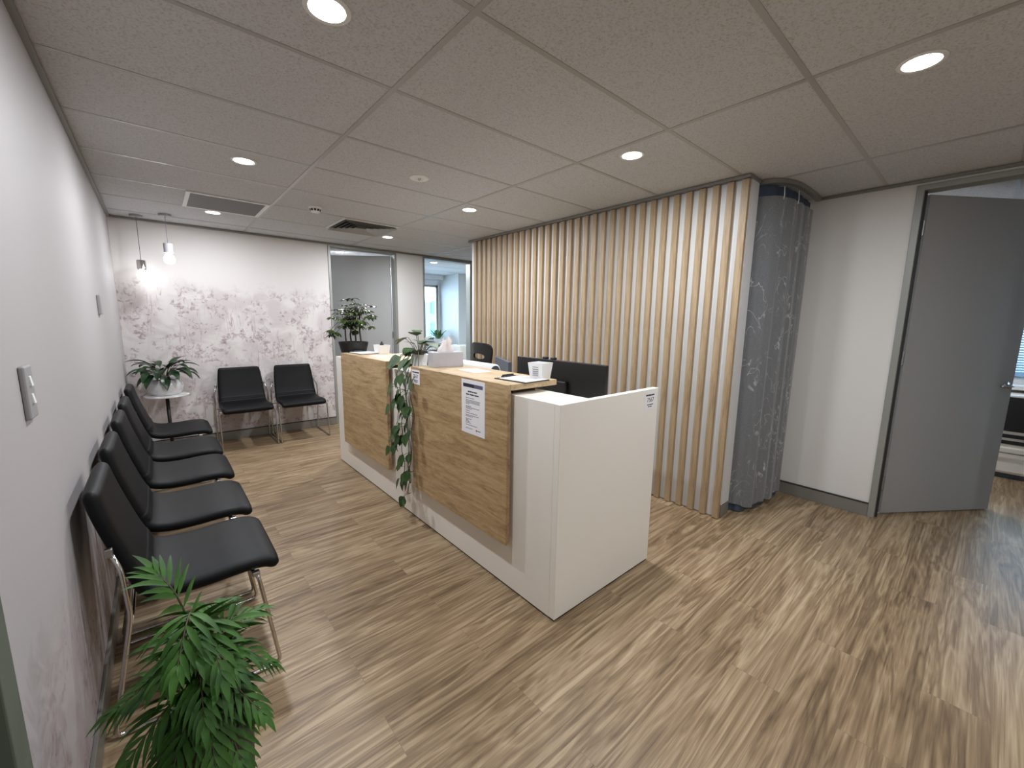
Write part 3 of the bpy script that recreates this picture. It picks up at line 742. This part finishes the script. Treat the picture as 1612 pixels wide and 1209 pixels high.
for a, el, pl in spec:
    d = Vector((math.cos(a)*math.cos(el), math.sin(a)*math.cos(el), math.sin(el)))
    if LC.x+d.x*.3 < .03: d.x *= .45
    s0 = b0+Vector((math.cos(a), math.sin(a), 0))*.03; e = s0+d*pl+Vector((0, 0, .035))
    tube(st, smooth_path([s0, s0+Vector((d.x*.2, d.y*.2, 1))*pl*.5, e], 3), .0025, 5)
    leaf(lv, e, (d.x, d.y, d.z*.35), (0, 0, 1), rnd.uniform(.15, .23), rnd.uniform(.065, .09), droop=rnd.uniform(1.2, 2.2)*(1.15-el*.4), fold=.3, n=7, wide=.42)
leaf(lv, b0+Vector((.0, -.08, .06)), (.1, -1, -.3), (0, -.4, 1), .20, .08, droop=2.0, fold=.2, n=7)
build('stalk', st, M['stem'], t, smooth=True); build('leaves', lv, M['lily'], t, smooth=True)

# parlour palm in the foreground
PC = Vector((.275, 1.225, 0))
t = thing('potted_palm', 'feathery parlour palm in a tall black pot in front of the nearest chair', 'plant', PC)
bm = B(); planter(bm, [(0, .001), (.086, .001), (.106, .375), (.108, .385), (.098, .385), (.095, .35), (0, .35)], PC, 36); o = build('pot', bm, M['black_pot'], t); auto_smooth(o)
bm = B(); planter(bm, [(0, 0), (.0955, 0)], PC+Vector((0, 0, .352))); build('soil', bm, M['soil'], t)
stm = B(); lv = B(); rnd = random.Random(21)
def frond(p0, p1, p2, n, LL, W, tilt=0.0):
    pts = smooth_path([p0, p1, p2], 12); N = len(pts)
    tube(stm, pts, [.0035-.0022*i/N for i in range(N)], 6)
    start = int(N*.28)
    for k in range(n):
        f = k/(n-1); i = min(N-2, int(start+(N-2-start)*f)); p = pts[i]; tg = (pts[i+1]-pts[i]).normalized()
        sd = tg.cross(Vector((0, 0, 1))); sd = sd.normalized() if sd.length > .1 else Vector((1, 0, 0))
        up = sd.cross(tg)
        L = LL*(.62+.5*math.sin(PI*min(1, .15+f*.85)))*rnd.uniform(.9, 1.08)
        for s in (-1, 1):
            d = sd*s*(1.0-.55*f)+tg*(.55+.5*f)+up*(.12+tilt)
            leaf(lv, p, d, up, L, W*(1.05-.3*f), droop=rnd.uniform(.7, 1.2), fold=.28, n=5, wide=.38)
    leaf(lv, pts[-1], pts[-1]-pts[-2], (0, 0, 1), LL*.75, W, droop=.8, fold=.25, n=5)
T = PC+Vector((0, 0, .36))
fr = [ # control, tip
 ((.255, 1.24, .70), (.212, 1.27, .80)),
 ((.27, 1.20, .70), (.235, 1.08, .66)),
 ((.29, 1.20, .67), (.31, 1.08, .60)),
 ((.33, 1.24, .60), (.41, 1.27, .60)),
 ((.33, 1.22, .55), (.42, 1.20, .48)),
 ((.31, 1.18, .52), (.38, 1.10, .43)),
 ((.33, 1.27, .56), (.41, 1.36, .52)),
 ((.22, 1.22, .54), (.12, 1.22, .52)),
 ((.23, 1.19, .50), (.13, 1.14, .44)),
 ((.25, 1.16, .48), (.20, 1.08, .40)),
 ((.28, 1.15, .47), (.28, 1.07, .37)),
 ((.30, 1.30, .60), (.33, 1.38, .60)),
 ((.24, 1.29, .58), (.19, 1.36, .56)),
 ((.26, 1.22, .60), (.21, 1.16, .60)),
 ((.29, 1.22, .57), (.34, 1.15, .54)),
 ((.24, 1.17, .45), (.17, 1.12, .37)),
 ((.30, 1.20, .50), (.36, 1.14, .42)),
 ((.27, 1.19, .54), (.27, 1.10, .49)),
 ((.25, 1.25, .56), (.16, 1.29, .50)),
 ((.32, 1.25, .50), (.39, 1.29, .44)),
 ((.30, 1.16, .44), (.33, 1.07, .35)),
 ((.26, 1.21, .66), (.27, 1.12, .65)),
]
for k, (c, e) in enumerate(fr):
    a = k*2.4; s0 = T+Vector((math.cos(a), math.sin(a), 0))*.03
    frond(s0, Vector(c), Vector(e), 10, .095, .0175)
build('stems', stm, M['stem'], t, smooth=True); build('fronds', lv, M['palm'], t, smooth=True)

# small plant on the sill of the far room
ZC = Vector((4.95, 7.9, WZ0-.17))
t = thing('small_sill_plant', 'small upright green plant in a white square pot by the far window', 'plant', ZC)
bm = B(); planter(bm, [(0, .0005), (.07, .0005), (.1, .2), (.092, .2), (.085, .18), (0, .18)], ZC, 24); o = build('pot', bm, M['white_gloss'], t); auto_smooth(o)
lv = B(); rnd = random.Random(8)
for k in range(16):
    a = k*2.4; el = rnd.uniform(.7, 1.35); d = Vector((math.cos(a)*math.cos(el), math.sin(a)*math.cos(el), math.sin(el)))
    leaf(lv, ZC+Vector((0, 0, .17)), d, (0, 0, 1), rnd.uniform(.2, .34), .07, droop=.3, fold=.3, n=5, wide=.55)
build('leaves', lv, M['zz'], t, smooth=True)
t = thing('low_cupboard', 'low white cupboard standing in the far room beside the pillar', 'cupboard', (5.15, 7.15, 0))
bm = B(); box(bm, 4.88, 6.95, .04, 5.6, 7.40, .93, .003); build('body', bm, M['white'], t)
bm = B(); box(bm, 4.89, 6.934, .06, 5.235, 6.949, .91, .002); build('cupboard_door', bm, M['white'], t)
bm = B(); box(bm, 5.245, 6.934, .06, 5.59, 6.949, .91, .002); build('cupboard_door', bm, M['white'], t)
bm = B(); box(bm, 4.9, 6.97, 0, 5.58, 7.38, .04); build('plinth', bm, M['black'], t)

# ------------------------------------------------------------------ chairs
def pad(prof, widths, thick, n_ring=20, endround=4):
    """a padded slab swept along prof [(x,z)], rounded-rectangle section, rounded ends"""
    P = smooth_path([Vector((x, 0, z)) for x, z in prof], 5); n = len(P); bm = B(); rings = []
    def W(t):
        f = t*(len(widths)-1); i = min(int(f), len(widths)-2); return widths[i]+(widths[i+1]-widths[i])*(f-i)
    def ring(p, nrm, w, h, dish):
        out = []
        for k in range(n_ring):
            a = 2*PI*k/n_ring; ca, sa = math.cos(a), math.sin(a)
            y = w*math.copysign(abs(ca)**.28, ca); q = h*math.copysign(abs(sa)**.55, sa)
            out.append(bm.verts.new(p+nrm*(q+dish*(abs(y)/w)**2)+Vector((0, y, 0))))
        return out
    h = thick/2
    tg = [(P[min(i+1, n-1)]-P[max(i-1, 0)]).normalized() for i in range(n)]
    for j in range(endround, 0, -1):
        a = PI/2*j/(endround); p = P[0]-tg[0]*h*math.sin(a)*.9
        rings.append(ring(p, Vector((tg[0].z, 0, -tg[0].x)), W(0)/2-h*.9*(1-math.cos(a)), max(h*math.cos(a), .0015), 0))
    for i in range(n): rings.append(ring(P[i], Vector((tg[i].z, 0, -tg[i].x)), W(i/(n-1))/2, h, 0))
    for j in range(1, endround+1):
        a = PI/2*j/(endround); p = P[-1]+tg[-1]*h*math.sin(a)*.9
        rings.append(ring(p, Vector((tg[-1].z, 0, -tg[-1].x)), W(1)/2-h*.9*(1-math.cos(a)), max(h*math.cos(a), .0015), 0))
    for A, C in zip(rings, rings[1:]):
        for k in range(n_ring): bm.faces.new((A[k], A[(k+1) % n_ring], C[(k+1) % n_ring], C[k]))
    bm.faces.new(rings[0][::-1]); bm.faces.new(rings[-1]); return bm
def make_chair(label, group):
    t = thing('waiting_chair', label, 'chair', (0, 0, 0), 0, group)
    build('backrest', pad([(.052, .836), (.067, .765), (.092, .67), (.122, .57), (.150, .50)], [.405, .425, .44, .45, .455], .052), M['vinyl'], t, smooth=True, world=False)
    build('seat', pad([(.140, .525), (.152, .487), (.185, .462), (.25, .449), (.34, .448), (.43, .453), (.505, .450), (.540, .435)], [.455, .46, .465, .47, .475, .48, .48, .475], .056), M['vinyl'], t, smooth=True, world=False)
    for s in (-1, 1):
        y = s*.262; yi = s*.236
        bm = B(); tube(bm, round_path([(.080, yi-s*.004, .66), (.104, y, .60), (.112, y, .43), (.034, y, .0085), (.535, y, .0085), (.482, y, .415), (.470, yi-s*.02, .422)], .028, 5), .0075, 10)
        build('sled_leg', bm, M['chrome'], t, smooth=True, world=False)
        bm = B(); box(bm, .463, yi-.022, .415, .489, yi+.004, .432, .003); build('bracket', bm, M['steel'], t, world=False)
        bm = B(); box(bm, .070, yi-.014, .645, .09, yi+.004, .675, .003); build('bracket', bm, M['steel'], t, world=False)
    bm = B(); tube(bm, [(.47, -.235, .414), (.47, .235, .414)], .0075, 10); build('cross_bar', bm, M['chrome'], t, smooth=True, world=False)
    bm = B(); tube(bm, [(.112, -.262, .40), (.112, .262, .40)], .006, 10); build('cross_bar', bm, M['chrome'], t, smooth=True, world=False)
    return t
GL, GB = 'black chairs along the left wall', 'black chairs against the mural wall'
ch0 = make_chair('black cushioned chair nearest the camera, right behind the potted palm', GL)
ch0.location = (0.004, 2.03, 0)
for y, lb in ((2.62, 'black cushioned chair along the left wall, second from the potted palm'), (3.25, 'black cushioned chair along the left wall, in the middle of the row of five'),
              (3.83, 'black cushioned chair along the left wall, next to last before the side table'), (4.56, 'black cushioned chair at the far end of the left row, closest to the side table')):
    dup(ch0, (0.0, y, 0), 0, lb)
for x, lb in ((.955, 'black chair against the mural wall, closer to the side table'), (1.515, 'black chair against the mural wall, closer to the desk and doorway')):
    c = dup(ch0, (x, YB-.012, 0), -PI/2, lb); c['group'] = GB

# ------------------------------------------------------------------ things behind the desk
def monitor(label, loc, rz, w, h, base_z, mat='black_plastic', cams=False):
    """stands on base_z; screen faces local +x, its back faces local -x"""
    t = thing('monitor', label, 'monitor', (loc[0], loc[1], base_z), rz)
    z1 = loc[2]-base_z; z0 = z1-h
    bm = B(); box(bm, -.012, -w/2, z0, .012, w/2, z1, .004); build('housing', bm, M[mat], t, world=False)
    bm = B(); box(bm, .0121, -w/2+.012, z0+.015, .0135, w/2-.012, z1-.012); build('screen', bm, M['screen'], t, world=False)
    bm = B(); box(bm, -.04, -.1, z0+h*.25, -.012, .1, z0+h*.7, .01); build('back_cover', bm, M[mat], t, world=False)
    bm = B(); box(bm, -.062, -.03, .008, -.04, .03, z0+h*.5, .004); build('stand', bm, M[mat], t, world=False)
    bm = B(); box(bm, -.13, -.12, .0005, .08, .12, .01, .004); build('base', bm, M[mat], t, world=False)
    if cams:
        for y in (.11, .04):
            bm = B(); box(bm, -.016, y-.016, z1, .016, y+.016, z1+.014, .004); build('webcam', bm, M['black'], t, world=False)
        bm = B(); tube(bm, [(-.0405, -.06, z0+h*.46), (-.0425, -.06, z0+h*.46)], .006, 12); build('badge', bm, M['steel'], t, world=False)
    return t
monitor('wide black monitor standing behind the nearer counter, its back towards the room', (2.15, 1.735, 1.19), 0, .745, .40, .73, cams=True)
monitor('black monitor half hidden behind the trailing pothos', (2.2, 3.63, 1.14), 0, .62, .36, .73)
monitor('small dark grey monitor turned sideways behind the counter', (2.34, 2.51, 1.13), math.radians(-28), .54, .33, .73, 'dark_grey')
t = thing('desktop_printer', 'white round fronted office printer behind the counter below the office chair', 'printer', (2.0, 2.45, .73))
bm = B(); box(bm, 1.88, 2.20, .731, 2.10, 2.72, 1.045, .03, 3); o = build('body', bm, M['white_plastic'], t); auto_smooth(o)
bm = B(); tube(bm, [(2.02, 2.205, 1.085), (2.02, 2.715, 1.085)], .047, 22); build('roll_cover', bm, M['white_plastic'], t, smooth=True)
bm = B(); tube(bm, [(2.02, 2.196, 1.085), (2.02, 2.2045, 1.085)], .036, 18); build('end_cap', bm, M['dark_grey'], t)

t = thing('office_chair', 'black swivel office chair with a slotted backrest behind the desk', 'chair', (2.71, 3.70, 0), 0)
def oc_back():
    """shaped backrest with an oval slot low down; local x = across, z up, y = thickness"""
    bm = B(); N = 40; outer = []; inner = []
    for k in range(N):
        a = 2*PI*k/N; ca, sa = math.cos(a), math.sin(a)
        x = .235*math.copysign(abs(ca)**.5, ca); z = .225*math.copysign(abs(sa)**.5, sa)
        x *= .86+.14*(z/.225)**2 + .10*(z/.225)
        outer.append((x, z)); inner.append((.13*math.copysign(abs(ca)**.8, ca), -.115+.19+.03*math.copysign(abs(sa)**.8, sa)))
    def y(x, z): return -.05*(x/.23)**2
    V = {}
    for side, dy in (('f', .014), ('b', -.014)):
        V[side] = ([bm.verts.new((x, y(x, z)+dy, z)) for x, z in outer], [bm.verts.new((x, y(x, z)+dy, z)) for x, z in inner])
    for s in 'fb':
        for k in range(N): bm.faces.new((V[s][0][k], V[s][0][(k+1) % N], V[s][1][(k+1) % N], V[s][1][k]))
    for j in (0, 1):
        for k in range(N): bm.faces.new((V['f'][j][k], V['f'][j][(k+1) % N], V['b'][j][(k+1) % N], V['b'][j][k]))
    return bm
ROT = math.radians(82)
def oc(bm, loc=(0, 0, 0)):
    bmesh.ops.translate(bm, verts=bm.verts[:], vec=loc); bmesh.ops.rotate(bm, verts=bm.verts[:], cent=(0, 0, 0), matrix=Matrix.Rotation(ROT, 3, 'Z')); return bm
build('backrest', oc(oc_back(), (0, -.24, .965)), M['black_plastic'], t, world=False)
bm = B(); box(bm, -.235, -.21, .44, .235, .23, .51, .03, 3); o = build('seat', oc(bm), M['vinyl'], t, world=False); auto_smooth(o)
bm = B(); tube(bm, [(0, 0, .45), (0, -.22, .46), (0, -.29, .6), (0, -.265, .8)], .02, 10); build('back_arm', oc(bm), M['black_plastic'], t, world=False)
bm = B(); tube(bm, [(0, 0, .1), (0, 0, .44)], .025, 12); build('column', oc(bm), M['steel'], t, world=False)
for k in range(5):
    a = 2*PI*k/5; bm = B(); tube(bm, [(0, 0, .10), (.26*math.cos(a), .26*math.sin(a), .075)], [.022, .014], 8); build('leg', bm, M['black_plastic'], t, world=False)
    bm = B(); x, y = .26*math.cos(a), .26*math.sin(a); tube(bm, [(x-.012, y, .03), (x+.012, y, .03)], .03, 14); build('castor', bm, M['black'], t, world=False)

# ------------------------------------------------------------------ wall fittings on the left
t = thing('light_switch', 'grey double light switch plate on the left wall close to the camera', 'light switch', (0, 1.575, 1.232))
bm = B(); box(bm, .0003, 1.537, 1.165, .012, 1.613, 1.299, .004, 2); build('plate', bm, M['switch'], t)
for z in (1.26, 1.215):
    bm = B(); hexa(bm, [(.012, 1.566, z-.012), (.0165, 1.566, z-.012), (.0165, 1.584, z-.012), (.012, 1.584, z-.012), (.012, 1.566, z+.012), (.0135, 1.566, z+.012), (.0135, 1.584, z+.012), (.012, 1.584, z+.012)]); build('rocker', bm, M['white_plastic'], t)
bm = B(); box(bm, .0003, 3.665, 1.435, .018, 3.765, 1.555, .004, 2)
t2 = build('wall_control', bm, M['switch'], None); tag(t2, 'small grey control panel on the left wall above the row of chairs', 'control panel')

# ------------------------------------------------------------------ ceiling fittings
def downlight(x, y, label, r=.056, power=30, group='recessed ceiling downlights', spread=180):
    t = thing('downlight', label, 'ceiling light', (x, y, H), 0, group)
    bm = B(); lathe(bm, [(r, -.004), (r+.012, -.006), (r+.016, -.002), (r+.016, -.0005), (r, -.0005)], (0, 0, 0), 32); o = build('trim_ring', bm, M['white_plastic'], t, world=False, smooth=True)
    bm = B(); lathe(bm, [(0, -.003), (r, -.003)], (0, 0, 0), 32); build('lens', bm, M['lens'], t, world=False)
    li = bpy.data.lights.new('downlight_lamp', 'AREA'); li.shape = 'DISK'; li.size = r*1.7; li.energy = power; li.color = (.95, .99, 1.045); li.spread = math.radians(spread)
    lo = bpy.data.objects.new('lamp', li); COL.objects.link(lo); lo.parent = t; lo.location = (0, 0, -.008)
PW = 20.5
for x, y, lb in ((.767, 1.497, 'glowing round downlight in the ceiling at the top edge, nearest the left wall'),
                 (.775, 3.178, 'glowing round downlight in the ceiling above the middle of the left row of chairs'),
                 (.765, 4.875, 'glowing round downlight in the ceiling just in front of the grey grille'),
                 (2.502, .285, 'glowing round downlight in the ceiling at the upper right, before the grey door'),
                 (2.465, 1.491, 'glowing round downlight in the ceiling above the near end of the desk'),
                 (2.457, 3.132, 'glowing round downlight in the ceiling beside the left half of the batten screen'),
                 (2.443, 4.803, 'glowing round downlight in the ceiling by the slatted air vent')):
    downlight(x, y, lb, power=PW*(.76 if x < 1 and y < 2 else .85 if y < 1.495 else (.8 if x < 1 else 1.4) if y > 4.5 else 1.1))
for x, y, lb in ((.767, -.9, 'round downlight in the ceiling behind the camera near the left wall'), (2.5, -1.5, 'round downlight in the ceiling behind the camera near the right wall')):
    downlight(x, y, lb, power=PW*.6)
downlight(2.411, 6.373, 'glowing downlight in the room behind the half open grey door', power=PW*1.3)
downlight(3.93, 6.288, 'glowing downlight in the far room with the window', power=PW*1.3)
downlight(5.6, .9, 'downlight in the consulting room behind the right hand door', power=PW*1.3)

def pendant(x, y, z_top, label, mat):
    t = thing('pendant_light', label, 'pendant light', (x, y, H), 0, 'bare bulb pendants in the corner')
    bm = B(); lathe(bm, [(0, -.022), (.046, -.022), (.05, -.018), (.05, -.0005), (0, -.0005)], (0, 0, 0), 28); o = build('ceiling_cup', bm, M['steel'], t, world=False); auto_smooth(o)
    zt = z_top-H
    bm = B(); tube(bm, [(0, 0, -.022), (0, 0, zt)], .0028, 8); build('cord', bm, M['grey_ink'], t, world=False)
    bm = B(); lathe(bm, [(0, 0), (.034, 0), (.037, -.004), (.037, -.088), (.03, -.088), (.03, -.07), (0, -.07)], (0, 0, zt), 28); o = build('socket', bm, M[mat], t, world=False); auto_smooth(o)
    bm = B(); lathe(bm, [(.014, -.07), (.016, -.09), (.036, -.118), (.045, -.145), (.04, -.172), (.022, -.19), (0, -.194)], (0, 0, zt), 24); bulb = build('bulb', bm, M['bulb_glass'], t, world=False, smooth=True)
pendant(.214, 5.533, 1.972, 'lower hanging pendant bulb with a dark chrome socket in the left corner', 'chrome')
pendant(.426, 5.30, 2.127, 'higher hanging pendant bulb with a pale socket in the left corner', 'tissue_box')

t = thing('return_air_grille', 'dark grey perforated air grille set in the ceiling near the left corner', 'ceiling grille', (.83, 4.49, H))
gx0, gx1, gy0, gy1 = .535, 1.111, 4.20, 4.777
bm = B(); box(bm, gx0+.03, gy0+.03, H-.006, gx1-.03, gy1-.03, H-.003); build('perforated_panel', bm, M['grille'], t)
bm = B()
for a in ((gx0, gy0, gx1, gy0+.03), (gx0, gy1-.03, gx1, gy1), (gx0, gy0+.03, gx0+.03, gy1-.03), (gx1-.03, gy0+.03, gx1, gy1-.03)): box(bm, a[0], a[1], H-.008, a[2], a[3], H-.0005, .002, 1)
build('frame', bm, M['white_plastic'], t)

t = thing('air_diffuser', 'four way slatted air vent set in the ceiling towards the doorways', 'ceiling vent', (2.023, 4.489, H))
c = Vector((2.023, 4.489, 0)); hw = .288
bm = B(); box(bm, c.x-.25, c.y-.25, H-.004, c.x+.25, c.y+.25, H-.002); build('recess', bm, M['vent_dark'], t)
for q in range(4):           # four triangular banks of blades
    bm = B()
    for k in range(5):
        s0 = .055+.045*k
        for s in (s0,):
            a = s; b = s+.036
            p = [(-a, a, H-.006), (a, a, H-.006), (b, b, H-.026), (-b, b, H-.026)]
            hexa(bm, [(x, y, z-.0015) for x, y, z in p]+[(x, y, z) for x, y, z in p])
    bmesh.ops.rotate(bm, verts=bm.verts[:], cent=(0, 0, 0), matrix=Matrix.Rotation(PI/2*q, 3, 'Z')); bmesh.ops.translate(bm, verts=bm.verts[:], vec=c)
    build('blades', bm, M['tbar'], t)
bm = B()
for a in ((-hw, -hw, hw, -.262), (-hw, .262, hw, hw), (-hw, -.262, -.262, .262), (.262, -.262, hw, .262)): box(bm, c.x+a[0], c.y+a[1], H-.012, c.x+a[2], c.y+a[3], H-.0005, .002, 1)
build('frame', bm, M['white_plastic'], t)

t = thing('smoke_detector', 'white smoke detector with dark slots on the ceiling between grille and vent', 'smoke detector', (1.415, 3.988, H))
bm = B(); lathe(bm, [(0, -.05), (.03, -.05), (.036, -.046), (.046, -.018), (.052, -.014), (.052, -.0005), (0, -.0005)], (0, 0, 0), 30); o = build('housing', bm, M['white_plastic'], t, world=False); auto_smooth(o)
bm = B()
for k in range(10):
    a = 2*PI*k/10; ca, sa = math.cos(a), math.sin(a); p = []
    for (r, z) in ((.0385, -.041), (.045, -.024)):
        for s in (-.2, .2): p.append((r*math.cos(a+s), r*math.sin(a+s), z))
    lo = [p[0], p[1], p[3], p[2]]
    hexa(bm, [(x*.97, y*.97, z) for x, y, z in lo]+[(x*1.03, y*1.03, z) for x, y, z in lo])
build('slots', bm, M['black'], t, world=False)
t = thing('sprinkler_plate', 'round white flush plate in the ceiling above the chairs and desk', 'ceiling plate', (1.735, 2.702, H))
bm = B(); lathe(bm, [(0, -.004), (.03, -.004), (.032, -.007), (.06, -.007), (.066, -.003), (.066, -.0005), (0, -.0005)], (0, 0, 0), 32); o = build('plate', bm, M['white_plastic'], t, world=False); auto_smooth(o)
bm = B(); lathe(bm, [(0, -.018), (.008, -.016), (.012, -.004), (0, -.004)], (0, 0, 0), 14); build('nozzle', bm, M['chrome'], t, world=False)

# ------------------------------------------------------------------ outside the far window
t = thing('office_building', 'pale teal office building seen through the far window', 'building', (14, 30, -12))
bm = B(); box(bm, 4, 30, -12, 24, 36, 2.9); build('wall', bm, M['facade'], t)
bm = B()
for i in range(12):
    for j in range(8): box(bm, 4.6+i*1.6, 29.93, -10.6+j*1.8, 5.6+i*1.6, 29.99, -9.6+j*1.8)
build('windows', bm, M['facade_glass'], t)['kind'] = 'stuff'

# ------------------------------------------------------------------ light from the sky, camera, view
wd = bpy.data.worlds.new('daylight'); SC.world = wd; wd.use_nodes = True
bg = wd.node_tree.nodes['Background']; bg.inputs[0].default_value = (.62, .82, 1, 1); bg.inputs[1].default_value = 18.0

cam = bpy.data.cameras.new('camera'); co = bpy.data.objects.new('camera', cam); COL.objects.link(co); SC.camera = co
cam.sensor_width = 36; cam.lens = 642.93/1612*36; cam.clip_start = .02
yaw, pit, rol = (math.radians(v) for v in (40.933, -8.709, .770))
f = Vector((math.sin(yaw)*math.cos(pit), math.cos(yaw)*math.cos(pit), math.sin(pit))); r = Vector((math.cos(yaw), -math.sin(yaw), 0)); u = r.cross(f)
r2 = r*math.cos(rol)+u*math.sin(rol); u2 = -r*math.sin(rol)+u*math.cos(rol)
mw = Matrix((r2, u2, -f)).transposed().to_4x4(); mw.translation = (.266, 0, 1.4255); co.matrix_world = mw

vs_ = SC.view_settings; vs_.view_transform = 'Standard'; vs_.look = 'None'; vs_.gamma = 1; vs_.use_curve_mapping = False; vs_.exposure = 0.0
SC.cycles.use_denoising = True; SC.cycles.max_bounces = 10; SC.cycles.diffuse_bounces = 6; SC.cycles.caustics_reflective = False; SC.cycles.caustics_refractive = False
SC.cycles.sample_clamp_indirect = 8
